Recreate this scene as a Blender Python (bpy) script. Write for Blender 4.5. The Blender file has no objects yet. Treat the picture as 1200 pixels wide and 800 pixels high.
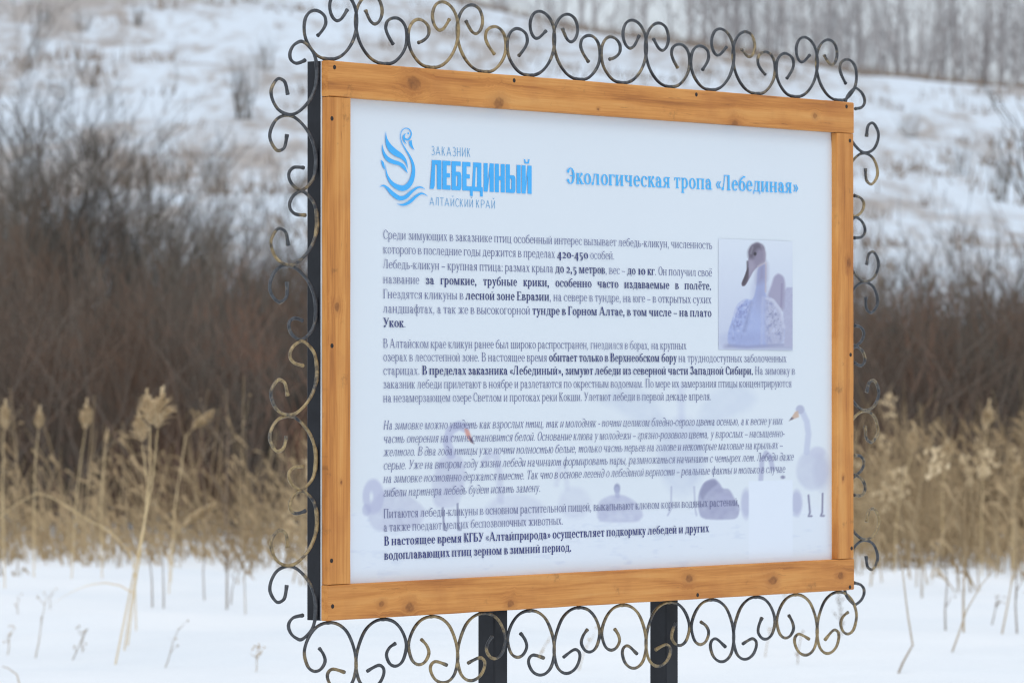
import bpy, math, random
import numpy as np
from mathutils import Vector, Matrix

# ------------------------------------------------------------------ camera, sky, sun, exposure
scene = bpy.context.scene
COL = scene.collection
F = 5552.0                      # focal length in pixels of a 1200 px wide frame
EYE = 1.35                      # eye height above the snow
PITCH = math.atan(48.0 / F)
cam_d = bpy.data.cameras.new('camera'); cam = bpy.data.objects.new('camera', cam_d); COL.objects.link(cam)
cam.location = (0, 0, EYE); cam.rotation_euler = (math.pi / 2 + PITCH, 0, 0)
cam_d.sensor_width = 36.0; cam_d.lens = F / 1200 * 36
cam_d.clip_start = 0.1; cam_d.clip_end = 5000
cam_d.dof.use_dof = True; cam_d.dof.focus_distance = 10.6; cam_d.dof.aperture_fstop = 9.5
scene.camera = cam
scene.cycles.use_denoising = True
scene.cycles.max_bounces = 6; scene.cycles.filter_width = 1.15

SUN_EL, SUN_AZ = math.radians(58), math.radians(185)     # azimuth clockwise from +Y
world = bpy.data.worlds.new('World'); scene.world = world; world.use_nodes = True
wn = world.node_tree
bg = wn.nodes['Background']
sky = wn.nodes.new('ShaderNodeTexSky'); sky.sky_type = 'NISHITA'; sky.sun_disc = False
sky.sun_elevation = SUN_EL; sky.sun_rotation = SUN_AZ
sky.air_density = 1.0; sky.dust_density = 4.0; sky.ozone_density = 1.0; sky.altitude = 200
cloud = wn.nodes.new('ShaderNodeMix'); cloud.data_type = 'RGBA'; cloud.inputs[0].default_value = 0.72   # even overcast layer over the sky
wn.links.new(sky.outputs[0], cloud.inputs[6]); cloud.inputs[7].default_value = (6.0, 6.5, 7.05, 1)
wn.links.new(cloud.outputs[2], bg.inputs[0]); bg.inputs[1].default_value = 0.12
sun_d = bpy.data.lights.new('sun', 'SUN'); sun_d.energy = 0.9; sun_d.angle = math.radians(50); sun_d.color = (1.0, 0.965, 0.92)
sun = bpy.data.objects.new('sun', sun_d); COL.objects.link(sun)
sdir = Vector((math.sin(SUN_AZ) * math.cos(SUN_EL), math.cos(SUN_AZ) * math.cos(SUN_EL), math.sin(SUN_EL)))
sun.rotation_euler = sdir.to_track_quat('Z', 'Y').to_euler()
vs = scene.view_settings; vs.view_transform = 'Standard'; vs.look = 'None'; vs.exposure = 0.15; vs.gamma = 1.0
vs.use_curve_mapping = False

# ------------------------------------------------------------------ helpers
RNG = random.Random(7)
def lin(c):
    c = np.asarray(c, float) / 255.0
    return np.where(c <= 0.04045, c / 12.92, ((c + 0.055) / 1.055) ** 2.4)
def hexc(r, g, b): return tuple(lin((r, g, b)).tolist()) + (1.0,)

class MB:
    def __init__(s): s.v = []; s.f = []
    def poly(s, pts):
        n = len(s.v); s.v.extend(pts); s.f.append(tuple(range(n, n + len(pts))))
    def box(s, a, b, M=None, bev=0.0):
        (x0, y0, z0), (x1, y1, z1) = a, b
        P = [(x0,y0,z0),(x1,y0,z0),(x1,y1,z0),(x0,y1,z0),(x0,y0,z1),(x1,y0,z1),(x1,y1,z1),(x0,y1,z1)]
        n = len(s.v); s.v.extend(P)
        for f in ((0,3,2,1),(4,5,6,7),(0,1,5,4),(1,2,6,5),(2,3,7,6),(3,0,4,7)): s.f.append(tuple(n + i for i in f))
    def tube(s, pts, rad, sides=3, cap=False, ref=None):
        pts = [Vector(p) for p in pts]; n0 = len(s.v); N = len(pts)
        if not hasattr(rad, '__len__'): rad = [rad] * N
        side = None
        for i, p in enumerate(pts):
            d = (pts[min(i + 1, N - 1)] - pts[max(i - 1, 0)])
            if d.length < 1e-9: d = Vector((0, 0, 1))
            d.normalize()
            if side is None:
                r = Vector(ref) if ref else (Vector((0, 1, 0)) if abs(d.y) < .9 else Vector((1, 0, 0)))
                side = r
            side = side - d * side.dot(d); side.normalize()
            up = d.cross(side)
            for k in range(sides):
                a = 2 * math.pi * k / sides + (math.pi / sides)
                s.v.append(tuple(p + (side * math.cos(a) + up * math.sin(a)) * rad[i]))
        for i in range(N - 1):
            for k in range(sides):
                a = n0 + i * sides + k; b = n0 + i * sides + (k + 1) % sides
                s.f.append((a, b, b + sides, a + sides))
        if cap:
            s.f.append(tuple(n0 + k for k in reversed(range(sides))))
            s.f.append(tuple(n0 + (N - 1) * sides + k for k in range(sides)))
    def mesh(s, name, mat, smooth=False):
        me = bpy.data.meshes.new(name); me.from_pydata(s.v, [], s.f)
        if mat: me.materials.append(mat)
        if smooth: me.polygons.foreach_set('use_smooth', [True] * len(me.polygons))
        me.update(); return me
    def build(s, name, mat, parent=None, smooth=False):
        return link(name, s.mesh(name, mat, smooth), parent)
def link(name, me, parent=None, loc=None):
    o = bpy.data.objects.new(name, me); COL.objects.link(o)
    if parent is not None: o.parent = parent
    if loc is not None: o.location = loc
    return o
def tag(o, label=None, cat=None, group=None, kind=None):
    if label: o['label'] = label
    if cat: o['category'] = cat
    if group: o['group'] = group
    if kind: o['kind'] = kind
    return o
def empty(name, loc=(0, 0, 0), rz=0.0):
    o = bpy.data.objects.new(name, None); COL.objects.link(o); o.location = loc; o.rotation_euler = (0, 0, rz)
    o.empty_display_size = .2
    return o
def copy_tree(o, parent=None):
    c = o.copy(); COL.objects.link(c)
    if parent is not None: c.parent = parent
    for ch in list(o.children): copy_tree(ch, c)
    return c

class NT:
    """small node-tree helper"""
    def __init__(s, name):
        s.m = bpy.data.materials.new(name); s.m.use_nodes = True; s.t = s.m.node_tree
        s.b = s.t.nodes['Principled BSDF']; s.out = s.t.nodes['Material Output']
    def n(s, typ, **kw):
        nd = s.t.nodes.new(typ)
        for k, v in kw.items():
            if k.startswith('i_'):
                key = k[2:]; key = int(key) if key.isdigit() else key
                s.set(nd.inputs[key], v)
            else: setattr(nd, k, v)
        return nd
    def set(s, sock, v):
        if isinstance(v, bpy.types.NodeSocket): s.t.links.new(v, sock)
        elif hasattr(v, 'outputs'): s.t.links.new(v.outputs[0], sock)
        else: sock.default_value = v
    def math(s, op, a, b=0.0, c=None, clamp=False):
        nd = s.t.nodes.new('ShaderNodeMath'); nd.operation = op; nd.use_clamp = clamp
        s.set(nd.inputs[0], a); s.set(nd.inputs[1], b)
        if c is not None: s.set(nd.inputs[2], c)
        return nd.outputs[0]
    def mix(s, fac, a, b, mode='MIX'):
        nd = s.t.nodes.new('ShaderNodeMix'); nd.data_type = 'RGBA'; nd.blend_type = mode
        s.set(nd.inputs[0], fac); s.set(nd.inputs[6], a); s.set(nd.inputs[7], b)
        return nd.outputs[2]
    def ramp(s, fac, stops):
        nd = s.t.nodes.new('ShaderNodeValToRGB'); e = nd.color_ramp.elements
        while len(e) < len(stops): e.new(0.5)
        for el, (p, c) in zip(e, stops): el.position = p; el.color = c
        s.set(nd.inputs[0], fac); return nd.outputs[0]
    def noise(s, vec, scale, detail=4, rough=.55, dist=0.0):
        nd = s.t.nodes.new('ShaderNodeTexNoise'); s.set(nd.inputs['Vector'], vec)
        nd.inputs['Scale'].default_value = scale; nd.inputs['Detail'].default_value = detail
        nd.inputs['Roughness'].default_value = rough; nd.inputs['Distortion'].default_value = dist
        return nd.outputs[0]
    def coord(s, which='Object', scale=(1, 1, 1), loc=(0, 0, 0)):
        tc = s.t.nodes.new('ShaderNodeTexCoord'); mp = s.t.nodes.new('ShaderNodeMapping')
        s.t.links.new(tc.outputs[which], mp.inputs[0]); mp.inputs['Scale'].default_value = scale
        mp.inputs['Location'].default_value = loc
        return mp.outputs[0]
    def bump(s, h, strength=.3, dist=.01):
        nd = s.t.nodes.new('ShaderNodeBump'); nd.inputs['Strength'].default_value = strength
        nd.inputs['Distance'].default_value = dist; s.set(nd.inputs['Height'], h)
        s.t.links.new(nd.outputs[0], s.b.inputs['Normal'])
    def done(s, color=None, rough=None, metal=None, spec=None):
        if color is not None: s.set(s.b.inputs['Base Color'], color)
        if rough is not None: s.set(s.b.inputs['Roughness'], rough)
        if metal is not None: s.set(s.b.inputs['Metallic'], metal)
        if spec is not None: s.set(s.b.inputs['Specular IOR Level'], spec)
        return s.m

# ------------------------------------------------------------------ board geometry in camera terms
TH = math.radians(51.0); CT, ST = math.cos(TH), math.sin(TH)
BH = 1.2; Z1 = F * BH / 656.2; X1 = (385.0 - 600) / F * Z1
BTOP = EYE + 377.2 / F * Z1; BBOT = BTOP - BH
BL = 1.964                                   # length of the wooden front
BO = Vector((X1, Z1, BBOT))                  # lower left corner of the wooden front face
DU, DN = Vector((CT, ST, 0)), Vector((ST, -CT, 0))   # along the board, out of its front
ROOT_LOC = BO + DU * (BL / 2); ROOT_LOC.z = 0
# board-local axes: x = along, y = into the board (away from its front), z = up
def px_ray(px, py):
    x = (px - 600) / F; y = (400 - py) / F
    return Vector((x, math.cos(PITCH) - y * math.sin(PITCH), math.sin(PITCH) + y * math.cos(PITCH)))
def px_board(px, py, n=0.0):
    """photo pixel -> (along, up) on the board plane n metres in front of the wood face"""
    r = px_ray(px, py); P0 = BO + DN * n; C = Vector((0, 0, EYE))
    t = (P0 - C).dot(DN) / r.dot(DN); p = C + r * t - BO
    return p.dot(DU), p.z
def board_px(u, w, n=0.0):
    """vectorised board (along, up) -> photo pixel"""
    X = BO.x + u * CT + n * ST; Y = BO.y + u * ST - n * CT; Z = BO.z + w - EYE
    cp, sp = math.cos(PITCH), math.sin(PITCH)
    d = Y * cp + Z * sp; v = -Y * sp + Z * cp
    return 600 + F * X / d, 400 - F * v / d

# ------------------------------------------------------------------ materials
def mat_snow():
    t = NT('snow')
    c = t.coord('Object')
    geo = t.n('ShaderNodeNewGeometry'); sep = t.n('ShaderNodeSeparateXYZ'); t.set(sep.inputs[0], geo.outputs['Position'])
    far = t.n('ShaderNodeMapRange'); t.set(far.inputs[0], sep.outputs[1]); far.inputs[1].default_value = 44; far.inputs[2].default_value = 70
    # dry grass showing through the thin snow of the hillside
    cs = t.coord('Object', scale=(1, .16, 1))
    n1 = t.noise(cs, 0.95, 7, .75, .5); n2 = t.noise(t.coord('Object', scale=(1, .3, 1), loc=(13, 7, 0)), .12, 3, .6)
    mixn = t.math('ADD', t.math('MULTIPLY', n1, .62), t.math('MULTIPLY', n2, .5))
    mask = t.n('ShaderNodeMapRange', interpolation_type='SMOOTHSTEP'); t.set(mask.inputs[0], mixn)
    mask.inputs[1].default_value = .49; mask.inputs[2].default_value = .66
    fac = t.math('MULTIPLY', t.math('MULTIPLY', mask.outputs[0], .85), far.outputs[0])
    fine = t.noise(c, 3.0, 5, .7)
    grass = t.ramp(fine, [(.3, hexc(122, 112, 106)), (.7, hexc(184, 172, 160))])
    snowc = t.ramp(t.noise(c, .35, 4, .6), [(.3, (.77, .82, .86, 1)), (.7, (.86, .885, .90, 1))])
    t.bump(t.math('ADD', t.math('MULTIPLY', t.noise(c, 3.0, 6, .6), 1.0), t.math('MULTIPLY', t.noise(c, 40, 3, .6), .12)), .55, .06)
    far_snow = t.mix(far.outputs[0], snowc, (.67, .745, .82, 1))      # darker, bluer snow colour beyond the near field
    return t.done(t.mix(fac, far_snow, grass), .75, spec=.2)

def mat_wood(name, along, knots, seed, tint=(1, 1, 1)):
    """stained pine; along = 0 grain runs on local x, 2 on local z; knots = (along, across, radius)"""
    t = NT(name)
    tc = t.n('ShaderNodeTexCoord'); sep = t.n('ShaderNodeSeparateXYZ'); t.set(sep.inputs[0], tc.outputs['Object'])
    a = sep.outputs[along]; b = sep.outputs[2 if along == 0 else 0]; y = sep.outputs[1]
    warp = 0.0; km = 0.0; kh = 0.0
    wob = t.noise(t.coord('Object', loc=(seed, 1, 2)), 55.0, 3, .6)
    for (ka, kb, kr) in knots:
        da = t.math('SUBTRACT', a, ka); db = t.math('SUBTRACT', b, kb)
        d2 = t.math('SQRT', t.math('ADD', t.math('MULTIPLY', t.math('MULTIPLY', da, da), .55), t.math('MULTIPLY', db, db)))
        d2 = t.math('MULTIPLY', d2, t.math('ADD', t.math('MULTIPLY', wob, 1.3), .35))
        e = t.math('EXPONENT', t.math('MULTIPLY', t.math('POWER', t.math('DIVIDE', d2, kr * 2.2), 2.0), -1.0))
        sgn = t.math('MULTIPLY', t.math('MULTIPLY', db, -.9), e); warp = t.math('ADD', sgn, warp)
        m = t.n('ShaderNodeMapRange', interpolation_type='SMOOTHSTEP'); t.set(m.inputs[0], d2)
        m.inputs[1].default_value = kr * 1.25; m.inputs[2].default_value = kr * .7; m.inputs[3].default_value = 0; m.inputs[4].default_value = 1
        km = t.math('MAXIMUM', m.outputs[0], km)
        m2 = t.n('ShaderNodeMapRange', interpolation_type='SMOOTHSTEP'); t.set(m2.inputs[0], d2)
        m2.inputs[1].default_value = kr * 3.2; m2.inputs[2].default_value = kr * .8; m2.inputs[3].default_value = 0; m2.inputs[4].default_value = 1
        kh = t.math('MAXIMUM', m2.outputs[0], kh)
    bw = t.math('ADD', b, warp)
    cmb = t.n('ShaderNodeCombineXYZ'); t.set(cmb.inputs[0], t.math('MULTIPLY', a, 1.0)); t.set(cmb.inputs[1], t.math('MULTIPLY', bw, 16.0)); t.set(cmb.inputs[2], t.math('ADD', t.math('MULTIPLY', y, 12.0), seed * 3.7))
    g1 = t.noise(cmb.outputs[0], 2.2, 6, .6, .35)
    cmb2 = t.n('ShaderNodeCombineXYZ'); t.set(cmb2.inputs[0], t.math('MULTIPLY', a, 3.0)); t.set(cmb2.inputs[1], t.math('MULTIPLY', bw, 150.0)); t.set(cmb2.inputs[2], t.math('ADD', t.math('MULTIPLY', y, 100.0), seed * 1.3))
    g2 = t.noise(cmb2.outputs[0], 2.0, 4, .6)
    g = t.math('ADD', t.math('MULTIPLY', g1, .72), t.math('MULTIPLY', g2, .28))
    col = t.ramp(g, [(.28, hexc(146, 88, 42)), (.42, hexc(194, 126, 60)), (.53, hexc(214, 147, 76)), (.66, hexc(221, 160, 90)), (.8, hexc(230, 178, 112))])
    cmb3 = t.n('ShaderNodeCombineXYZ'); t.set(cmb3.inputs[0], t.math('MULTIPLY', a, 4.5)); t.set(cmb3.inputs[1], t.math('MULTIPLY', bw, 75.0)); t.set(cmb3.inputs[2], seed * 2.1)
    ck = t.n('ShaderNodeMapRange', interpolation_type='SMOOTHSTEP'); t.set(ck.inputs[0], t.noise(cmb3.outputs[0], 1.6, 5, .65, .2)); ck.inputs[1].default_value = .64; ck.inputs[2].default_value = .72
    col = t.mix(t.math('MULTIPLY', ck.outputs[0], .5), col, hexc(112, 68, 36))
    blot = t.noise(t.coord('Object', loc=(seed, 0, seed)), 6.0, 4, .6)
    col = t.mix(t.math('MULTIPLY', t.math('SUBTRACT', blot, .48, clamp=True), 1.6), col, hexc(168, 100, 50))
    # weather stains: small dark rubbed spots
    st = t.n('ShaderNodeMapRange', interpolation_type='SMOOTHSTEP'); t.set(st.inputs[0], t.noise(t.coord('Object', loc=(0, seed * 2, seed)), 17.0, 6, .7)); st.inputs[1].default_value = .60; st.inputs[2].default_value = .76
    col = t.mix(t.math('MULTIPLY', st.outputs[0], .5), col, hexc(92, 60, 36))
    col = t.mix(t.math('MULTIPLY', kh, .35), col, hexc(150, 86, 40))
    ring = t.noise(t.coord('Object', loc=(0, 0, seed)), 90.0, 3, .6)
    col = t.mix(t.math('MULTIPLY', km, t.math('ADD', t.math('MULTIPLY', ring, 1.0), .0)), col, hexc(104, 58, 28))
    if tint != (1, 1, 1): col = t.mix(1.0, col, tuple(tint) + (1,), 'MULTIPLY')
    t.bump(g, .25, .002)
    return t.done(col, .55, spec=.35)

def mat_black():
    t = NT('black_painted_steel')
    n = t.noise(t.coord('Object'), 14, 5, .65)
    col = t.ramp(n, [(.35, (.0065, .0075, .011, 1)), (.75, (.02, .022, .028, 1))])
    t.bump(t.noise(t.coord('Object'), 120, 3, .5), .12, .001)
    return t.done(col, t.math('ADD', t.math('MULTIPLY', n, .3), .3), spec=.35)

def mat_iron(name, gold):
    t = NT(name)
    oi = t.n('ShaderNodeObjectInfo'); vm = t.n('ShaderNodeVectorMath', operation='ADD'); t.set(vm.inputs[0], t.coord('Object')); t.set(vm.inputs[1], t.math('MULTIPLY', oi.outputs['Random'], 40.0))
    n = t.noise(vm.outputs[0], 11, 3, .6); n2 = t.noise(vm.outputs[0], 70, 4, .7)
    m = t.n('ShaderNodeMapRange', interpolation_type='SMOOTHSTEP')
    t.set(m.inputs[0], t.math('ADD', t.math('MULTIPLY', n, .75), t.math('MULTIPLY', n2, .25))); m.inputs[1].default_value = .60 - gold; m.inputs[2].default_value = .78 - gold
    dark = t.ramp(n2, [(.3, hexc(40, 43, 49)), (.7, hexc(88, 91, 95))])
    au = t.ramp(n2, [(.3, hexc(120, 98, 62)), (.7, hexc(190, 166, 118))])
    t.bump(n2, .3, .001)
    return t.done(t.mix(t.math('MULTIPLY', m.outputs[0], .85), dark, au), .42, metal=.25, spec=.5)

def mat_plain(name, c0, c1, scale=8, rough=.7, spec=.2, which='Object'):
    t = NT(name); n = t.noise(t.coord(which), scale, 4, .6)
    return t.done(t.ramp(n, [(.3, c0), (.7, c1)]), rough, spec=spec)

def mat_wild(name, cols, scale, rough=.85):
    t = NT(name); geo = t.n('ShaderNodeNewGeometry'); mp = t.n('ShaderNodeMapping'); t.t.links.new(geo.outputs['Position'], mp.inputs[0]); mp.inputs['Scale'].default_value = (scale, scale * .35, scale * .6)
    n = t.math('ADD', t.math('MULTIPLY', t.noise(mp.outputs[0], 1.0, 4, .65), .8), t.math('MULTIPLY', t.noise(t.coord('Object'), 9, 2, .5), .2))
    k = len(cols); return t.done(t.ramp(n, [(.32 + .36 * i / (k - 1), c) for i, c in enumerate(cols)]), rough, spec=.1)

def mat_print(name, attr, rough=.42):
    t = NT(name); a = t.n('ShaderNodeAttribute', attribute_name=attr)
    sp = t.noise(t.coord('Object'), 5, 4, .6)
    col = t.mix(t.math('MULTIPLY', t.math('SUBTRACT', sp, .5, clamp=True), .12), a.outputs['Color'], (.55, .6, .66, 1))
    t.bump(t.noise(t.coord('Object'), 2.2, 2, .5), .12, .02)
    return t.done(col, rough, spec=.35)

M = {}
M['snow'] = mat_snow(); M['black'] = mat_black()
M['iron'] = [mat_iron('wrought_iron_dark', 0.12), mat_iron('wrought_iron_gilded', .22), mat_iron('wrought_iron_plain', .04)]
M['vinyl_edge'] = mat_plain('white_sheet_edge', (.62, .63, .66, 1), (.74, .75, .78, 1))
M['screw'] = mat_plain('screw_head', (.012, .011, .010, 1), (.05, .04, .035, 1), 300, .5)
def ink(name, rgb): return mat_plain(name, hexc(*rgb), hexc(*[min(255, c + 8) for c in rgb]), 6, .5, .2)
M['ink'] = ink('ink_slate', (112, 116, 154)); M['ink_bold'] = ink('ink_dark_blue', (70, 76, 122)); M['ink_blue'] = ink('ink_sky_blue', (84, 184, 244))
M['ink_end'] = ink('ink_navy', (60, 66, 122)); M['ink_logo'] = ink('ink_logo_blue', (76, 178, 244)); M['ink_thin'] = ink('ink_logo_grey_blue', (92, 160, 208))
M['ink_italic'] = ink('ink_italic', (110, 114, 154))

# ------------------------------------------------------------------ lettering: glyphs drawn from strokes
class Pen:
    """collects the convex pieces of one glyph; heights are in x-heights"""
    def __init__(s, S, T, serif, sx=1.0, sy=1.0):
        s.S, s.T, s.k, s.sx, s.sy, s.q = S, T, serif, sx, sy, []
    def rect(s, x0, y0, x1, y1): s.q.append([(x0, y0), (x1, y0), (x1, y1), (x0, y1)])
    def st(s, x, y0=0.0, y1=1.0, b=1, t=1, w=None):
        S = w or s.S; x *= s.sx; y0 *= s.sy; y1 *= s.sy
        s.rect(x, y0, x + S, y1)
        k = s.k
        if k:
            if b: s.rect(x - k, y0, x + S + k, y0 + s.T)
            if t: s.rect(x - k, y1 - s.T, x + S * .7 if t == 2 else x + S + k, y1)
    def hb(s, x0, x1, y, t=None):
        t = t or s.T; s.rect(x0 * s.sx, y * s.sy, x1 * s.sx, y * s.sy + t)
    def ht(s, x0, x1, y, t=None):
        t = t or s.T; s.rect(x0 * s.sx, y * s.sy - t, x1 * s.sx, y * s.sy)
    def dg(s, x0, y0, x1, y1, w=None):
        w = w or s.S; x0 *= s.sx; x1 *= s.sx; y0 *= s.sy; y1 *= s.sy
        s.q.append([(x0, y0), (x0 + w, y0), (x1 + w, y1), (x1, y1)])
    def foot(s, x, y, w):
        if s.k: s.rect(x * s.sx - s.k, y * s.sy, x * s.sx + w + s.k, y * s.sy + s.T)
    def foott(s, x, y, w):
        if s.k: s.rect(x * s.sx - s.k, y * s.sy - s.T, x * s.sx + w + s.k, y * s.sy)
    def arc(s, cx, cy, rx, ry, a0=0, a1=360, th=None, tv=None):
        th = th or s.S; tv = tv or s.T
        cx *= s.sx; cy *= s.sy; rx *= s.sx; ry *= s.sy
        n = max(3, int(abs(a1 - a0) / 360 * 14 + .5)); P = []
        for i in range(n + 1):
            a = math.radians(a0 + (a1 - a0) * i / n); c, q = math.cos(a), math.sin(a)
            P.append(((cx + rx * c, cy + ry * q), (cx + max(rx - th, .02) * c, cy + max(ry - tv, .02) * q)))
        for i in range(n): s.q.append([P[i][0], P[i + 1][0], P[i + 1][1], P[i][1]])
    def dot(s, x, y, r=None):
        r = r or s.S * .62; x *= s.sx; y *= s.sy
        s.q.append([(x + r * math.cos(a * math.pi / 3), y + r * math.sin(a * math.pi / 3)) for a in range(6)])

def low(p, ch, it):
    """lower-case Cyrillic; returns the advance before scaling"""
    S, T, k = p.S / p.sx, p.T / p.sy, p.k
    def breve(cx): p.arc(cx, 1.34, .19, .16, 190, 350, p.S * .5, p.T * 1.3)
    if ch == 'о': p.arc(.44, .5, .44, .52); return .88
    if ch == 'с': p.arc(.44, .5, .44, .52, 42, 318); (k and p.dot(.70, .78)); return .80
    if ch in 'её':
        p.arc(.42, .5, .42, .52, 0, 318); p.hb(.1, .80, .5)
        if ch == 'ё': p.dot(.26, 1.3); p.dot(.6, 1.3)
        return .82
    if ch == 'а':
        p.st(.50, 0, .72, 0, 0); p.arc(.34, .66, .34 + S * .47 - .1 + .0, .36, 0, 150); p.arc(.34, .28, .34, .30, 30, 330)
        if k: p.dot(.14, .74); p.hb(.5, .5 + S + .14, 0)
        return .84
    if ch == 'б':
        p.arc(.46, .46, .46, .48); p.arc(.62, .62, .62, .74, 180, 100, p.S * .8, p.T * 1.8); p.hb(.5, .85, 1.27, p.T * 1.8); return .92
    if ch == 'в':
        p.st(.08); p.ht(.08, .42, 1); p.ht(.08, .45, .56); p.hb(.08, .45, 0)
        p.arc(.42, .77, .30, .24, -90, 90); p.arc(.44, .27, .38, .28, -90, 90); return .86
    if ch == 'г':
        if it: p.arc(.26, .76, .28, .26, 150, -30, p.S * .9); p.dg(.0, .26, .36, .66, p.S); p.arc(.30, .26, .30, .28, 170, 330, p.S * .9); return .60
        p.st(.08); p.ht(.08, .68, 1)
        if k: p.st(.62, .74, 1, 0, 0, p.T * 1.2)
        return .70
    if ch == 'д':
        if it: p.arc(.42, .42, .42, .45); p.arc(.36, .8, .48, .62, -30, 95, p.S * .8, p.T * 1.4); p.ht(.0, .36, 1.42, p.T * 1.4); return .88
        p.hb(0, .96, 0); p.st(0, -.24, .05, 0, 0, p.T * 1.3); p.st(.96 - p.T * 1.3 / p.sx, -.24, .05, 0, 0, p.T * 1.3)
        p.dg(.12, .04, .26, 1, p.T * 1.2 if k else p.S); p.st(.62, 0, 1, 0, 0); p.ht(.18, .62 + S + k * .8, 1); return .96
    if ch == 'ж':
        c = .62 - S / 2
        p.st(c); W = p.T * 1.5 if k else p.S
        p.dg(c, .48, .12, 1, W); p.dg(c, .52, .04, 0, p.S * .9); p.dg(c + S * .5, .48, 1.08, 1, W); p.dg(c + S * .3, .52, 1.06, 0, p.S * .9)
        p.foot(.04, 0, p.S * .9); p.foot(1.06, 0, p.S * .9); (k and (p.dot(.14, .92), p.dot(1.14, .92))); return 1.26
    if ch == 'з':
        p.arc(.34, .76, .30, .26, -90, 150); p.arc(.34, .27, .36, .29, -150, 90); p.ht(.22, .36, .56); (k and (p.dot(.12, .82), p.dot(.1, .18))); return .74
    if ch in 'ий':
        if it: p.st(.08, 0, 1, 0, 2); p.st(.64, 0, 1, 0, 2); p.dg(.08 + S * .3, 0, .64, .55, p.T * 1.4)
        else: p.st(.08); p.st(.70); p.dg(.08 + S * .6, .1, .70 + S * .1, .9, p.T * 1.2 if k else p.S * .9)
        if ch == 'й': breve(.44 + S * .4)
        return .84 + S if not it else .74 + S
    if ch == 'к':
        p.st(.08); p.dg(.08 + S, .46, .56, .96, p.T * 1.5 if k else p.S); p.dg(.24 + S * .3, .54, .62, 0, p.S)
        p.foot(.62, 0, p.S); (k and p.dot(.66, .92)); p.hb(.1, .3, .46); return .86
    if ch == 'л':
        p.dg(.08, .04, .28, 1, p.T * 1.3 if k else p.S); p.st(.62, 0, 1, 1, 0); p.ht(.2, .62 + S, 1)
        if k: p.dot(.07, .09); p.hb(.62 - k, .62 + S + k, 0)
        return .78 + S
    if ch == 'м':
        p.st(.06, 0, 1, 1, 2, p.T * 1.3 if k else p.S); p.st(.90)
        p.dg(.46, 0, .10, 1, p.S); p.dg(.46 + S * .4, 0, .90, 1, p.T * 1.3 if k else p.S); return 1.04 + S
    if ch == 'н':
        p.st(.08); p.st(.70); p.hb(.08, .74, .48); return .84 + S
    if ch == 'п':
        if it: p.st(.08, 0, 1, 0, 2); p.st(.64, 0, .9, 0, 0); p.dg(.08 + S * .6, .55, .64, .93, p.T * 1.5); p.arc(.5 + S * .2, .62, .14 + S * .8, .38, 0, 90); return .74 + S
        p.st(.08); p.st(.70); p.ht(.08, .74, 1); return .84 + S
    if ch == 'р':
        p.st(.08, -.42, 1, 1, 2); p.arc(.46, .5, .42, .52, -140, 140); return .92
    if ch == 'т':
        if it:
            for x in (.08, .54, 1.0): p.st(x, 0, .95, 0, 2 if x == .08 else 0)
            p.dg(.08 + S * .6, .55, .54, .93, p.T * 1.5); p.dg(.54 + S * .6, .55, 1.0, .93, p.T * 1.5); return 1.12 + S
        p.st(.40 - S / 2, 0, 1, 1, 0); p.ht(0, .80, 1)
        if k: p.st(0, .72, 1, 0, 0, p.T * 1.2); p.st(.80 - p.T * 1.2 / p.sx, .72, 1, 0, 0, p.T * 1.2)
        return .80
    if ch == 'у':
        p.dg(.38, 0, .06, 1, p.S); p.dg(.20, -.38, .68, 1, p.T * 1.4 if k else p.S * .9); p.foott(.06, 1, p.S); p.foott(.68, 1, p.T)
        (k and p.dot(.14, -.34)); return .82
    if ch == 'ф':
        p.st(.60 - S / 2, -.42, 1.4, 1, 1); p.arc(.36, .5, .36, .52); p.arc(.86, .5, .36, .52); return 1.22
    if ch == 'х':
        p.dg(.60, 0, .08, 1, p.S); p.dg(.06, 0, .64, 1, p.T * 1.3); p.foot(.6, 0, p.S); p.foot(.06, 0, p.T); p.foott(.08, 1, p.S); p.foott(.64, 1, p.T); return .84
    if ch == 'ц':
        p.st(.08); p.st(.68); p.hb(.08, .76 + S, 0); p.st(.72 + S, -.24, .05, 0, 0, p.T * 1.3); return .88 + S
    if ch == 'ч':
        p.st(.08, .5, 1, 0, 1); p.st(.64); p.arc(.40 + S * .4, .56, .32 + S * .4, .2, 180, 300, p.S, p.T * 1.2); p.hb(.3, .66, .40); return .78 + S
    if ch in 'шщ':
        for x in (.08, .58, 1.08): p.st(x, 0, 1, not it, 2 if it else 1)
        p.hb(.08, 1.08 + S + (.08 if ch == 'щ' else 0), 0)
        if ch == 'щ': p.st(1.12 + S, -.24, .05, 0, 0, p.T * 1.3)
        return 1.22 + S + (.05 if ch == 'щ' else 0)
    if ch in 'ьы':
        p.st(.08); p.ht(.08, .42, .58); p.hb(.08, .42, 0); p.arc(.40, .29, .36, .30, -90, 90)
        if ch == 'ы': p.st(.92); return 1.06 + S
        return .82
    if ch == 'э':
        p.arc(.36, .5, .42, .52, -140, 140); p.hb(.28, .7, .48); (k and (p.dot(.1, .78), p.dot(.1, .2))); return .84
    if ch == 'ю':
        p.st(.08); p.hb(.1, .42, .48); p.arc(.76, .5, .40, .52); return 1.22
    if ch == 'я':
        p.st(.58); p.arc(.38, .73, .32, .28, 80, 280); p.ht(.36, .62, 1); p.ht(.36, .62, .53); p.dg(.02, 0, .34, .5, p.S * .9); p.foot(.02, 0, p.S * .9); return .72 + S
    return None

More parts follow.
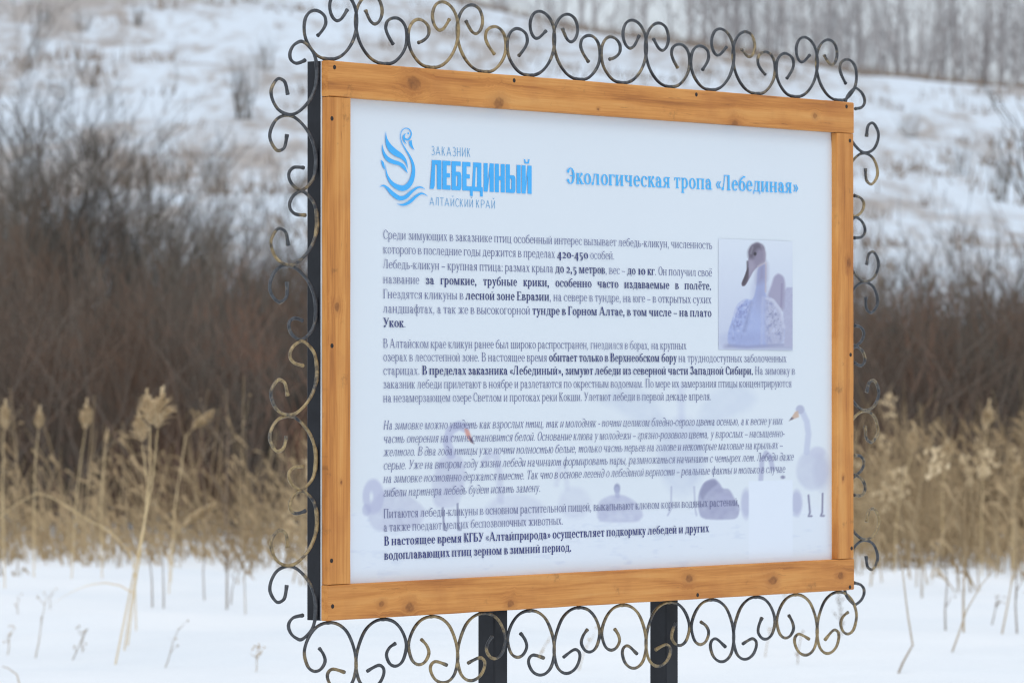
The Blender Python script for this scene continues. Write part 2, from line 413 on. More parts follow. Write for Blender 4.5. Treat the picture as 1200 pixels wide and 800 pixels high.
def glyph(ch, S, T, serif, it=False):
    """returns (pieces, advance) in x-heights"""
    if ch == ' ': return [], .42
    p = Pen(S, T, serif)
    LSB = .07 if serif else .09
    if ch.isdigit(): LSB = .07
    C = 1.45
    r = low(p, ch, it)
    if r is None and ch.lower() != ch and ch not in 'АБЕРУ':
        p = Pen(S * 1.12, T, serif * 1.15, 1.22 if serif else 1.05, C)
        r = low(p, ch.lower(), False); r = r * p.sx if r else None
        if ch == 'Й':
            pass
    if r is None:
        p.S = S * 1.12
        if ch == 'А': p.dg(.06, 0, .52, C, p.T * 1.4 if serif else p.S); p.dg(.98, 0, .50, C, p.S); p.hb(.26, .95, .42); p.foot(.06, 0, p.T); p.foot(.98, 0, p.S); r = 1.12 + S
        elif ch == 'Б': p.st(.1, 0, C); p.ht(.1, .86, C); p.ht(.1, .52, .84); p.hb(.1, .5, 0); p.arc(.50, .42, .46, .43, -90, 90); r = 1.02
        elif ch == 'Е':
            p.st(.1, 0, C); p.ht(.1, .86, C); p.hb(.1, .70, .68); p.hb(.1, .90, 0)
            if serif: p.st(.84, C - .3, C, 0, 0, p.T); p.st(.88, 0, .32, 0, 0, p.T)
            r = 1.0
        elif ch == 'Р': p.st(.1, 0, C); p.ht(.1, .5, C); p.hb(.1, .5, .60); p.arc(.48, 1.025, .44, .425, -90, 90); r = .96
        elif ch == 'У': p.dg(.50, .5, .06, C, p.S); p.dg(.28, 0, .92, C, p.T * 1.5 if serif else p.S * .9); p.foott(.06, C, p.S); p.foott(.92, C, p.T); (serif and p.dot(.22, .1)); r = 1.05
        elif ch == '0': p.arc(.44, .5, .44, .52); r = .9
        elif ch == '1': p.st(.22, 0, 1, 1, 2); r = .56
        elif ch == '2': p.arc(.38, .66, .34, .36, -20, 160); p.dg(.06, .06, .62, .56, p.T * 1.8); p.hb(.04, .74, 0, p.T * 1.8); r = .8
        elif ch == '4': p.st(.5, -.38, 1, 0, 0); p.dg(.0, .06, .5, 1, p.T * 1.6); p.hb(0, .86, 0, p.T * 1.4); r = .9
        elif ch == '5': p.st(.12, .4, 1, 0, 0, p.T * 1.6); p.ht(.12, .66, 1, p.T * 1.8); p.arc(.34, .1, .36, .44, -130, 110); r = .78
        elif ch == ',': p.dot(.14, .08); p.dg(.04, -.26, .16, .06, p.S * .5); r = .38
        elif ch == '.': p.dot(.14, .08); r = .38
        elif ch == ':': p.dot(.14, .08); p.dot(.14, .8); r = .30
        elif ch == '-': p.rect(.04, .40, .46, .40 + T * 1.8); r = .50
        elif ch == '–': p.rect(.0, .42, .80, .42 + T * 1.5); r = .84
        elif ch in '«»':
            for x in (.04, .34):
                if ch == '«': p.dg(x, .48, x + .24, .82, p.S * .6); p.dg(x + .24, .14, x, .48, p.S * .6)
                else: p.dg(x + .24, .48, x, .82, p.S * .6); p.dg(x, .14, x + .24, .48, p.S * .6)
            r = .74
        else: r = .6
    bx = 1.06 if S > .2 else 1.0
    if ch.isdigit(): bx *= 1.2
    q = [[((x + LSB) * bx, y) for x, y in pc] for pc in p.q]
    if it: q = [[(x + .22 * y, y) for x, y in pc] for pc in q]
    return q, (r + 2 * LSB - .02) * bx

STYLE = {'r': (.145, .065, .075, False), 'b': (.235, .085, .085, False), 'i': (.135, .065, .065, True),
         'thin': (.085, .08, 0, False), 'sans': (.12, .11, 0, False)}
GC = {}
def text_mesh(name, segs, p0, p1, xh, mats, n, maxg=1.12, sky_=1.0):
    """segs = [(text, style)], p0/p1 = baseline ends on the board (along, up); one mesh per line"""
    run = []
    for si, (txt, sty) in enumerate(segs):
        for ch in txt:
            key = (ch, sty)
            if key not in GC: GC[key] = glyph(ch, *STYLE[sty])
            run.append((ch, GC[key], mats[si]))
    nat = sum(g[1][1] for g in run) * xh
    nsp = sum(1 for g in run if g[0] == ' ')
    d = Vector((p1[0] - p0[0], p1[1] - p0[1])); L = d.length; d.normalize(); up = Vector((-d.y, d.x))
    g = min(L / nat, maxg); extra = (L - nat * g) / max(nsp, 1) if nsp else 0
    mm = []; V = []; Fc = []; MI = []; x = 0.0
    for ch, (q, adv), mt in run:
        if mt not in mm: mm.append(mt)
        for j, pc in enumerate(q):
            b = len(V); z = n + .00004 * (j + 1)
            for (gx, gy) in pc:
                a = x + gx * xh * g; h = gy * xh
                V.append((p0[0] + d.x * a + up.x * h, -z, p0[1] + d.y * a + up.y * h))
            ar = sum(pc[i][0] * pc[(i + 1) % len(pc)][1] - pc[(i + 1) % len(pc)][0] * pc[i][1] for i in range(len(pc)))
            idx = list(range(b, b + len(pc)))
            if ar < 0: idx.reverse()
            Fc.append(tuple(idx)); MI.append(mm.index(mt))
        x += adv * xh * g + (extra if ch == ' ' else 0)
    me = bpy.data.meshes.new(name); me.from_pydata(V, [], Fc)
    for mt in mm: me.materials.append(M[mt])
    me.polygons.foreach_set('material_index', MI); me.update()
    return me, L / nat

# ------------------------------------------------------------------ the printed pictures (flat print), drawn in numpy
def sdf_poly(X, Y, P):
    if len(P) > 5:                      # round the corners
        for _ in range(2):
            Q = []
            for i in range(len(P)):
                a, b = P[i], P[(i + 1) % len(P)]
                Q += [(a[0] * .8 + b[0] * .2, a[1] * .8 + b[1] * .2), (a[0] * .2 + b[0] * .8, a[1] * .2 + b[1] * .8)]
            P = Q
    d = np.full(X.shape, 1e18); ins = np.zeros(X.shape, bool); n = len(P)
    for i in range(n):
        x0, y0 = P[i]; x1, y1 = P[(i + 1) % n]
        ex, ey = x1 - x0, y1 - y0; wx, wy = X - x0, Y - y0
        t = np.clip((wx * ex + wy * ey) / (ex * ex + ey * ey + 1e-9), 0, 1)
        d = np.minimum(d, (wx - ex * t) ** 2 + (wy - ey * t) ** 2)
        c = ((y0 <= Y) != (y1 <= Y)) & (X < ex * (Y - y0) / (ey + 1e-12) + x0)
        ins ^= c
    d = np.sqrt(d); return np.where(ins, -d, d)
def sdf_ell(X, Y, cx, cy, rx, ry):
    k = np.sqrt(((X - cx) / rx) ** 2 + ((Y - cy) / ry) ** 2); return (k - 1) * min(rx, ry)
def sdf_line(X, Y, P, w):
    d = np.full(X.shape, 1e18)
    for (x0, y0), (x1, y1) in zip(P[:-1], P[1:]):
        ex, ey = x1 - x0, y1 - y0; wx, wy = X - x0, Y - y0
        t = np.clip((wx * ex + wy * ey) / (ex * ex + ey * ey + 1e-9), 0, 1)
        d = np.minimum(d, np.hypot(wx - ex * t, wy - ey * t))
    return d - w
def vnoise(X, Y, s, seed):
    r = np.random.RandomState(seed); G = r.rand(64, 64); x = X / s; y = Y / s
    xi = np.floor(x).astype(int); yi = np.floor(y).astype(int); fx = x - xi; fy = y - yi
    fx = fx * fx * (3 - 2 * fx); fy = fy * fy * (3 - 2 * fy)
    g = lambda a, b: G[a % 64, b % 64]
    return (g(xi, yi) * (1 - fx) + g(xi + 1, yi) * fx) * (1 - fy) + (g(xi, yi + 1) * (1 - fx) + g(xi + 1, yi + 1) * fx) * fy
class Paint:
    def __init__(s, X, Y, base):
        s.X, s.Y = X, Y; s.C = np.ones(X.shape + (3,)) * np.array(base, float)
    def put(s, sd, col, alpha=1.0, soft=1.2, mod=None):
        a = np.clip(.5 - sd / (2 * soft), 0, 1) * alpha
        if mod is not None: a = a * mod
        s.C += a[..., None] * (np.array(col, float) - s.C)

def grid_sheet(name, u0, u1, w0, w1, nu, nw, yfun, colfun, mat, parent):
    u = np.linspace(u0, u1, nu); w = np.linspace(w0, w1, nw); U, W = np.meshgrid(u, w)
    Y = yfun(U, W); co = np.stack([U, Y, W], -1).reshape(-1, 3)
    me = bpy.data.meshes.new(name); nv = nu * nw; nf = (nu - 1) * (nw - 1)
    i = np.arange(nu - 1)[None, :] + np.arange(nw - 1)[:, None] * nu
    q = np.stack([i, i + 1, i + 1 + nu, i + nu], -1).reshape(-1)
    me.vertices.add(nv); me.vertices.foreach_set('co', co.ravel())
    me.loops.add(nf * 4); me.loops.foreach_set('vertex_index', q.astype(np.int32))
    me.polygons.add(nf); me.polygons.foreach_set('loop_start', (np.arange(nf) * 4).astype(np.int32))
    me.polygons.foreach_set('use_smooth', np.ones(nf, bool))
    me.update(calc_edges=True)
    if colfun is not None:
        PX, PY = board_px(U, W, -Y)
        c = lin(np.clip(colfun(PX, PY), 0, 255)); rgba = np.concatenate([c, np.ones(c.shape[:-1] + (1,))], -1)
        at = me.color_attributes.new('print_colour', 'FLOAT_COLOR', 'POINT'); at.data.foreach_set('color', rgba.astype(np.float32).ravel())
    me.materials.append(mat)
    return link(name, me, parent)

BASE = (225, 233, 240)
def banner_colours(X, Y):
    P = Paint(X, Y, BASE)
    # pale snowy ground of the printed scene
    gl = 592 + (X - 420) * -.012
    a = np.clip((Y - gl) / 14, 0, 1) * .55; P.C += a[..., None] * (np.array((226, 234, 246)) - P.C)
    nz = vnoise(X, Y * 2.6, 16, 3) * .6 + vnoise(X, Y * 3, 6, 4) * .4
    P.C -= (np.clip(nz - .62, 0, 1) * 38 * (Y > gl + 4))[..., None] * np.array((1, .9, .5))
    fe = vnoise(X, Y, 5, 9) * .5 + vnoise(X, Y, 11, 10) * .5
    def A(x, y): return (415 + x / 4.8, 470 + y / 4.8)
    def B(x, y): return (640 + x / 4.21, 430 + y / 4.21)
    def C(x, y): return (840 + x / 5.0, 460 + y / 5.0)
    L = lambda f, pts: [f(*p) for p in pts]
    mod = .75 + .5 * (fe - .4)
    lav = (196, 201, 222)
    # flying swan, centre
    P.put(sdf_poly(X, Y, L(B, [(620,330),(560,190),(480,110),(330,100),(260,170),(360,215),(470,290),(560,350)])), (192, 203, 224), .40, 5, mod)
    P.put(sdf_poly(X, Y, L(B, [(735,330),(760,200),(830,110),(960,80),(1050,150),(1000,215),(900,250),(800,330)])), (192, 203, 224), .40, 5, mod)
    P.put(sdf_ell(X, Y, *B(670, 440), 27, 44), (190, 199, 222), .5, 5, mod)
    P.put(sdf_line(X, Y, L(B, [(665, 100), (668, 260)]), 4), (196, 204, 228), .45, 3)
    P.put(sdf_line(X, Y, L(B, [(618, 590), (616, 700), (600, 730)]), .8), (168, 172, 200), .7, 1)
    P.put(sdf_line(X, Y, L(B, [(730, 590), (736, 700), (742, 730)]), .8), (168, 172, 200), .7, 1)
    # far left pair
    P.put(sdf_ell(X, Y, *A(905, 610), 34, 18), lav, .55, 2.5, mod)
    P.put(sdf_line(X, Y, L(A, [(825, 560), (815, 400), (800, 310), (760, 300), (735, 335)]), 4), lav, .6, 2)
    P.put(sdf_ell(X, Y, *B(140, 670), 19, 19), lav, .42, 3, mod)
    P.put(sdf_line(X, Y, L(B, [(105, 600), (95, 500), (70, 480), (50, 580)]), 3), lav, .35, 2)
    # left swan, neck looped back
    P.put(sdf_poly(X, Y, L(A, [(150,500),(230,480),(330,545),(400,600),(385,690),(300,720),(130,732),(88,690),(70,610),(110,560)])), (188, 192, 215), .72, 2, mod)
    d = np.maximum(sdf_ell(X, Y, *A(108, 535), 12.5, 20.5), -sdf_ell(X, Y, *A(97, 536), 1.9, 5.2))
    P.put(d, (186, 190, 217), .72, 1.4)
    P.put(sdf_ell(X, Y, *A(70, 610), 5, 7), (176, 180, 210), .6, 1.2)
    # standing swan with bent neck and orange bill
    P.put(sdf_poly(X, Y, L(A, [(470,330),(540,285),(610,310),(630,420),(600,560),(560,600),(450,600),(435,470)])), (192, 196, 219), .72, 2, mod)
    P.put(sdf_line(X, Y, L(A, [(545, 300), (522, 230), (540, 165), (590, 135), (625, 150)]), 5.2), (184, 188, 217), .7, 1.2)
    P.put(sdf_poly(X, Y, L(A, [(618,150),(645,158),(658,200),(675,240),(645,222),(628,190)])), (214, 150, 138), .85, .8)
    P.put(sdf_poly(X, Y, L(A, [(650,200),(660,205),(678,242),(650,225)])), (84, 74, 100), .85, .6)
    for q in ([(498, 600), (506, 722), (520, 725)], [(582, 575), (586, 722), (600, 722)]): P.put(sdf_line(X, Y, L(A, q), .9), (112, 114, 150), .85, .7)
    # sitting swan with raised head
    P.put(sdf_poly(X, Y, L(B, [(250,700),(262,660),(310,632),(380,628),(440,660),(470,700),(480,735),(450,765),(270,765),(252,740)])), (182, 186, 213), .8, 1.6, mod)
    P.put(sdf_ell(X, Y, *B(350, 597), 3.6, 5.4), (150, 156, 186), .9, 1)
    P.put(sdf_line(X, Y, L(B, [(350, 600), (352, 635)]), 2.6), (176, 182, 210), .8, 1)
    # dark preening swan
    P.put(sdf_poly(X, Y, L(B, [(748,690),(752,620),(778,565),(830,545),(858,575),(870,598),(905,600),(930,650),(958,690),(945,745),(900,752),(765,750)])), (156, 158, 190), .92, 1.0, .8 + .4 * (fe - .5))
    P.put(sdf_poly(X, Y, L(B, [(756,620),(780,570),(828,550),(850,575),(800,610),(770,660)])), (134, 136, 168), .6, 1.5)
    P.put(sdf_ell(X, Y, *B(880, 660), 10, 8), (182, 184, 212), .55, 3)
    # swans beside the pale square
    P.put(sdf_ell(X, Y, *C(172, 650), 6, 17), (180, 184, 212), .7, 1.5)
    P.put(sdf_ell(X, Y, *C(468, 645), 6.5, 15), (180, 184, 212), .75, 1.5)
    P.put(sdf_line(X, Y, L(C, [(258, 510), (264, 400), (288, 352), (312, 372), (326, 440)]), 2.8), (178, 182, 210), .75, 1)
    P.put(sdf_ell(X, Y, *C(387, 494), 2.6, 2), (120, 120, 152), .8, .8)
    # right swan looking left
    P.put(sdf_ell(X, Y, *C(556, 455), 18, 23), (198, 204, 223), .8, 2.0, .85 + .4 * (fe - .5))
    P.put(sdf_ell(X, Y, *C(590, 350), 9, 7), (200, 205, 224), .8, 1.8)
    P.put(sdf_ell(X, Y, *C(615, 460), 10, 22), (192, 197, 217), .6, 3)
    P.put(sdf_line(X, Y, L(C, [(500, 110), (528, 170), (537, 240), (526, 350)]), 3.4), (196, 203, 224), .85, 1)
    P.put(sdf_ell(X, Y, *C(488, 98), 5, 5.2), (180, 185, 208), .9, .9)
    P.put(sdf_poly(X, Y, L(C, [(428,162),(458,112),(476,105),(482,142)])), (205, 178, 160), .95, .7)
    P.put(sdf_poly(X, Y, L(C, [(424,164),(438,142),(452,152)])), (92, 88, 108), .9, .6)
    for q in ([(537, 600), (546, 700), (538, 722), (556, 722)], [(620, 590), (618, 700), (610, 720), (628, 720)]): P.put(sdf_line(X, Y, L(C, q), 1.0), (118, 118, 148), .85, .7)
    # pale square by the lower right corner
    d = sdf_poly(X, Y, [(877.5, 563.5), (929, 562), (929, 651), (877.5, 655)]); P.put(d, (229, 237, 248), 1, .7)
    return P.C
def photo_colours(X, Y):
    P = Paint(X, Y, (221, 229, 240))
    f = lambda x, y: (840 + x / 5.71, 275 + y / 5.71); L = lambda pts: [f(*p) for p in pts]
    fe = vnoise(X, Y, 3.2, 21) * .55 + vnoise(X, Y, 1.6, 22) * .45
    P.put(-(Y - 345), (196, 203, 225), .85, 60)
    P.put(sdf_line(X, Y, L([(60, 748), (507, 752)]), 2.4), (156, 158, 186), .6, 2.5)
    P.put(sdf_poly(X, Y, L([(440,400),(468,352),(512,352),(512,745),(450,745)])), (178, 180, 206), .95, 1.2, .85 + .3 * fe)
    P.put(sdf_poly(X, Y, L([(335,420),(368,330),(382,280),(412,257),(448,280),(460,340),(448,520),(420,490),(380,430)])), (162, 158, 184), .92, 1.5)
    P.put(sdf_line(X, Y, L([(436, 330), (430, 480)]), .9), (140, 134, 164), .6, 1)
    P.put(sdf_poly(X, Y, L([(72,720),(75,650),(105,560),(130,470),(190,425),(235,440),(252,410),(268,330),(272,220),(330,180),(330,300),(322,410),(370,430),(420,490),(455,620),(455,700),(420,735),(200,752),(95,745)])), (168, 181, 222), 1, .9)
    P.put(sdf_poly(X, Y, L([(322,410),(370,430),(420,490),(455,620),(455,700),(420,735),(318,745),(318,560)])), (184, 187, 210), .95, 1.4)
    P.put(sdf_poly(X, Y, L([(110,560),(150,455),(225,445),(215,520),(170,610),(110,650)])), (140, 148, 196), .8, 2, np.clip((fe - .38) * 3.4, 0, 1))
    P.put(sdf_poly(X, Y, L([(325,430),(400,480),(440,620),(430,700),(340,650)])), (140, 144, 178), .7, 2, np.clip((fe - .45) * 3.4, 0, 1))
    body = sdf_poly(X, Y, L([(75,720),(80,650),(105,560),(130,470),(190,425),(240,445),(322,410),(370,430),(420,490),(455,620),(450,735),(95,740)]))
    n2 = vnoise(X * 1.6, Y * .8, 2.2, 71) * .5 + vnoise(X, Y, 4.5, 72) * .5
    P.put(body, (200, 206, 232), .7, 2, np.clip((n2 - .55) * 3, 0, 1)); P.put(body, (142, 148, 188), .6, 2, np.clip((.42 - n2) * 3, 0, 1))
    P.put(sdf_poly(X, Y, L([(240,450),(318,420),(318,735),(150,740),(200,600)])), (170, 182, 222), .8, 6)
    P.put(sdf_ell(X, Y, *f(200, 700), 20, 6), (150, 158, 200), .5, 7)
    P.put(sdf_ell(X, Y, *f(290, 400), 6, 14), (158, 162, 196), .75, 7)
    P.put(sdf_line(X, Y, L([(232, 455), (205, 560), (185, 640)]), 1.2), (134, 140, 178), .6, 2.4)
    P.put(sdf_line(X, Y, L([(112, 545), (135, 480), (190, 432)]), 1.0), (206, 210, 228), .7, 1.5)
    P.put(sdf_line(X, Y, L([(330, 425), (375, 440), (418, 495), (450, 620)]), 1.2), (208, 210, 226), .75, 1.5)
    P.put(sdf_line(X, Y, L([(308, 420), (300, 735)]), 1.2), (196, 200, 222), .45, 1.6)
    P.put(sdf_line(X, Y, L([(80, 740), (200, 750), (440, 735)]), 1.6), (146, 150, 184), .6, 1.4)
    P.put(sdf_poly(X, Y, L([(272,205),(330,180),(331,270),(328,300),(275,330),(270,300)])), (148, 144, 172), .8, 5)
    P.put(sdf_line(X, Y, L([(328, 190), (326, 380)]), .8), (196, 180, 186), .7, .8)
    P.put(sdf_poly(X, Y, L([(215,150),(210,110),(230,70),(270,50),(310,70),(328,120),(325,180),(300,205),(265,220),(240,250),(215,300),(190,340),(170,345),(165,325),(190,270),(205,215),(210,170)])), (146, 139, 160), 1, .7)
    P.put(sdf_poly(X, Y, L([(212,150),(210,110),(230,72),(270,52),(308,72),(318,100),(275,92),(258,130),(240,165),(222,160)])), (98, 92, 106), .8, 2.6)
    P.put(sdf_poly(X, Y, L([(213,165),(240,170),(262,215),(238,245),(222,280),(208,240)])), (172, 165, 184), .6, 2.6)
    P.put(sdf_poly(X, Y, L([(165,325),(190,270),(200,240),(212,215),(214,290),(192,338),(172,345)])), (92, 82, 92), .9, .9)
    P.put(sdf_line(X, Y, L([(205, 180), (206, 240), (180, 320)]), .9), (78, 72, 82), .8, 1)
    P.put(sdf_line(X, Y, L([(300, 75), (322, 120), (322, 175), (292, 200)]), 1.2), (172, 166, 182), .6, 1.8)
    P.put(sdf_line(X, Y, L([(240, 85), (228, 125)]), .8), (164, 160, 172), .6, 1.2)
    P.put(sdf_ell(X, Y, *f(256, 128), 1.6, 2.0), (56, 50, 60), .9, .7)
    P.put(sdf_line(X, Y, L([(275, 212), (325, 188)]), .9), (206, 196, 206), .6, .9)
    return P.C

# ------------------------------------------------------------------ ground
def gnoise(X, Y, s, seed): return vnoise(np.asarray(X, float) + 500, np.asarray(Y, float) + 500, s, seed) - .5
CREST_X = [-60, -24, -10, -5, 1.6, 11.9, 15.9, 24, 60]; CREST_Z = [23.5, 22.0, 20.6, 19.6, 18.2, 16.7, 15.8, 15.0, 13.5]
def ground_z(X, Y):
    X = np.asarray(X, float); Y = np.asarray(Y, float)
    z = gnoise(X, Y, 5.5, 31) * .20 + gnoise(X, Y * .8, 2.4, 32) * .07 + gnoise(X, Y, .9, 36) * .06 + gnoise(X, Y, .45, 37) * .02
    z = z * np.clip((45 - Y) / 10, .3, 1) * np.clip(Y / 14, .4, 1)
    z = z + .09 * np.exp(-((X + 4.0) / 1.8) ** 2 - ((Y - 29) / 2.5) ** 2)
    z = z + .10 * np.exp(-((X - 2.85) / .45) ** 2 - ((Y - 33.3) / .9) ** 2)
    t = np.clip((Y - 56) / (226 - 56), 0, 1)
    cz = np.interp(X, CREST_X, CREST_Z) + gnoise(X, Y, 30, 33) * .8
    hill = cz * (t * .86 + .14 * t * t * (3 - 2 * t))
    hill = hill + (gnoise(X, Y, 9, 34) * .9 + gnoise(X, Y, 3.5, 35) * .3) * np.clip((Y - 60) / 30, 0, 1) * np.clip((240 - Y) / 20, .15, 1)
    beyond = np.clip((Y - 226) / 120, 0, 1); hill = hill - beyond * 1.5
    return z + hill
def gz(x, y): return float(ground_z(x, y))
def build_ground():
    ys = np.concatenate([np.linspace(-30, 12, 20), np.linspace(12.4, 46, 150), np.linspace(46.6, 250, 170), np.linspace(255, 1500, 30)])
    t = np.linspace(-1, 1, 241); xs_u = np.sign(t) * (np.abs(t) * 26 + np.abs(t) ** 6 * 500)
    U, Y = np.meshgrid(xs_u, ys); Z = ground_z(U, Y)
    co = np.stack([U, Y, Z], -1).reshape(-1, 3); nu, nw = len(xs_u), len(ys)
    i = np.arange(nu - 1)[None, :] + np.arange(nw - 1)[:, None] * nu
    q = np.stack([i, i + 1, i + 1 + nu, i + nu], -1).reshape(-1, 4)
    me = bpy.data.meshes.new('snow_ground'); me.from_pydata(co.tolist(), [], q.tolist())
    me.polygons.foreach_set('use_smooth', [True] * len(me.polygons)); me.materials.append(M['snow']); me.update()
    tag(link('snow_ground', me), 'white snow covered field and hillside', None, None, 'structure')
build_ground()
def wx(px, D): return (px - 600) / F * D            # world x of a photo column at distance D
def wz(py, D): return px_ray(600, py).z / px_ray(600, py).y * D + EYE

# ------------------------------------------------------------------ the information board
root = empty('information_board', ROOT_LOC, TH)
tag(root, 'wooden framed bird reserve information board on black posts with wrought iron scrollwork border', 'information board')
def L3(u, n, w):  # board (along from left corner, out of the front, up from lower corner) -> root-local
    return (u - BL / 2, -n, w + BBOT)
HB = .0765; TK = .020; G = .0012
def wood_board(name, u0, u1, w0, w1, mat, seed):
    """a plank with slightly eased edges and its own origin at its centre"""
    cx, cw = (u0 + u1) / 2, (w0 + w1) / 2; o = None
    a, b, c = (u1 - u0) / 2, TK / 2, (w1 - w0) / 2; e = .0022
    long_x = a > c; N = 40; mb = MB(); r = random.Random(seed)
    prof = lambda A, B: [(-A + e, -B), (A - e, -B), (A, -B + e), (A, B - e), (A - e, B), (-A + e, B), (-A, B - e), (-A, -B + e)]
    rings = []
    for i in range(N + 1):
        s = -1 + 2 * i / N; base = len(mb.v); w = r.uniform(-.0004, .0004)
        for (p, q) in prof(c if long_x else a, b):
            if long_x: mb.v.append((s * a, q, p + w))
            else: mb.v.append((p + w, q, s * c))
        rings.append(base)
    for i in range(N):
        for k in range(8):
            f = (rings[i] + k, rings[i] + (k + 1) % 8, rings[i + 1] + (k + 1) % 8, rings[i + 1] + k)
            mb.f.append(f if long_x else tuple(reversed(f)))
    mb.f.append(tuple(rings[0] + k for k in reversed(range(8)))); mb.f.append(tuple(rings[-1] + k for k in range(8)))
    me = mb.mesh(name, mat)
    import bmesh
    bm = bmesh.new(); bm.from_mesh(me); bmesh.ops.recalc_face_normals(bm, faces=bm.faces); bm.to_mesh(me); bm.free()
    o = link(name, me, root, L3(cx, -TK / 2, cw))
    return o, cx, cw
def kn(lst, cx, cw, along):
    out = []
    for (px, py, r) in lst:
        u, w = px_board(px, py); out.append((u - cx, w - cw, r) if along == 0 else (w - cw, u - cx, r))
    return out
def screws(board, cx, cw, lst):
    for (px, py) in lst:
        u, w = px_board(px, py); mb = MB(); r = .0048
        ring = [(r * math.cos(a * math.pi / 5), -TK / 2 - .0006, r * math.sin(a * math.pi / 5)) for a in range(10)]
        rin = [(p[0] * .55, -TK / 2 + .0004 - .0008, p[2] * .55) for p in ring]
        rout = [(p[0] * 1.15, -TK / 2 + .002, p[2] * 1.15) for p in ring]
        for P in (ring, rin, rout): mb.v.extend(P)
        for k in range(10):
            j = (k + 1) % 10; mb.f.append((k, j, 10 + j, 10 + k)); mb.f.append((20 + k, 20 + j, j, k))
        mb.f.append(tuple(10 + k for k in range(10)))
        o = mb.build('screw', M['screw'], board); o.location = (u - cx, 0, w - cw)
SPEC = [
 ('frame_board', 0, BL, BH - HB, BH, 0, [(485, 97.5, .016), (585, 121, .013), (861, 146, .010), (955, 136, .006), (701, 128, .003)],
   [(392, 79), (602.5, 94.5), (816, 111), (992, 125)]),
 ('frame_board', 0, BL, 0, HB, 0, [(480, 711, .011), (447, 707, .007), (807.5, 677.5, .009), (906, 679.5, .010), (985, 674, .008), (598, 707, .008)],
   [(389.7, 710), (817.5, 696.7), (996, 687.5)]),
 ('frame_board', 0, .0735, HB + G, BH - HB - G, 2, [(394.5, 359.5, .007), (400, 565, .003)], [(389, 139), (389, 405), (388.5, 656.6)]),
 ('frame_board', BL - .0700, BL, HB + G, BH - HB - G, 2, [(995, 308, .009), (988, 560, .004)], [(996, 165), (996.7, 415.5), (998, 642)]),
]
for i, (nm, u0, u1, w0, w1, al, ks, ss) in enumerate(SPEC):
    cx, cw = (u0 + u1) / 2, (w0 + w1) / 2
    mt = mat_wood('stained_pine_%d' % i, al, kn(ks, cx, cw, al), i * 5 + 2)
    o, _, _ = wood_board(nm, u0, u1, w0, w1, mt, i)
    screws(o, cx, cw, ss)
# printed sheet clamped between the planks and the steel frame
panel = empty('printed_panel', L3(0, 0, 0)); panel.parent = root
sh = MB(); sh.box((.001, TK + .0005, .001), (BL - .001, TK + .0035, BH - .001)); sh.build('backing_sheet', M['vinyl_edge'], panel)
U0, U1, W0, W1 = .0735, BL - .07, HB, BH - HB
def bulge(U, W):
    e = np.minimum(np.minimum((U - U0), (U1 - U)), (W - W0))
    top = np.clip((W1 - W) / .045, 0, 1); edge = np.clip(e / .03, 0, 1)
    s = (top * top * (3 - 2 * top)) * (.55 + .45 * edge * edge * (3 - 2 * edge))
    return TK - .0005 - s * .004 - .0006 * np.sin(U * 9 + W * 3) * s
BAN_N = -(TK - .0060)           # lettering lies just proud of the bulged sheet
grid_sheet('printed_banner', U0, U1, W0, W1, 460, 400, bulge, banner_colours, mat_print('vinyl_print', 'print_colour'), panel)
pu0, pw0 = px_board(842, 409.5, BAN_N); pu1, pw1 = px_board(928.8, 283, BAN_N)
grid_sheet('swan_photo_print', pu0, pu1, pw0, pw1, 170, 200, lambda U, W: U * 0 - (BAN_N - .0001), photo_colours, mat_print('photo_print', 'print_colour'), panel)

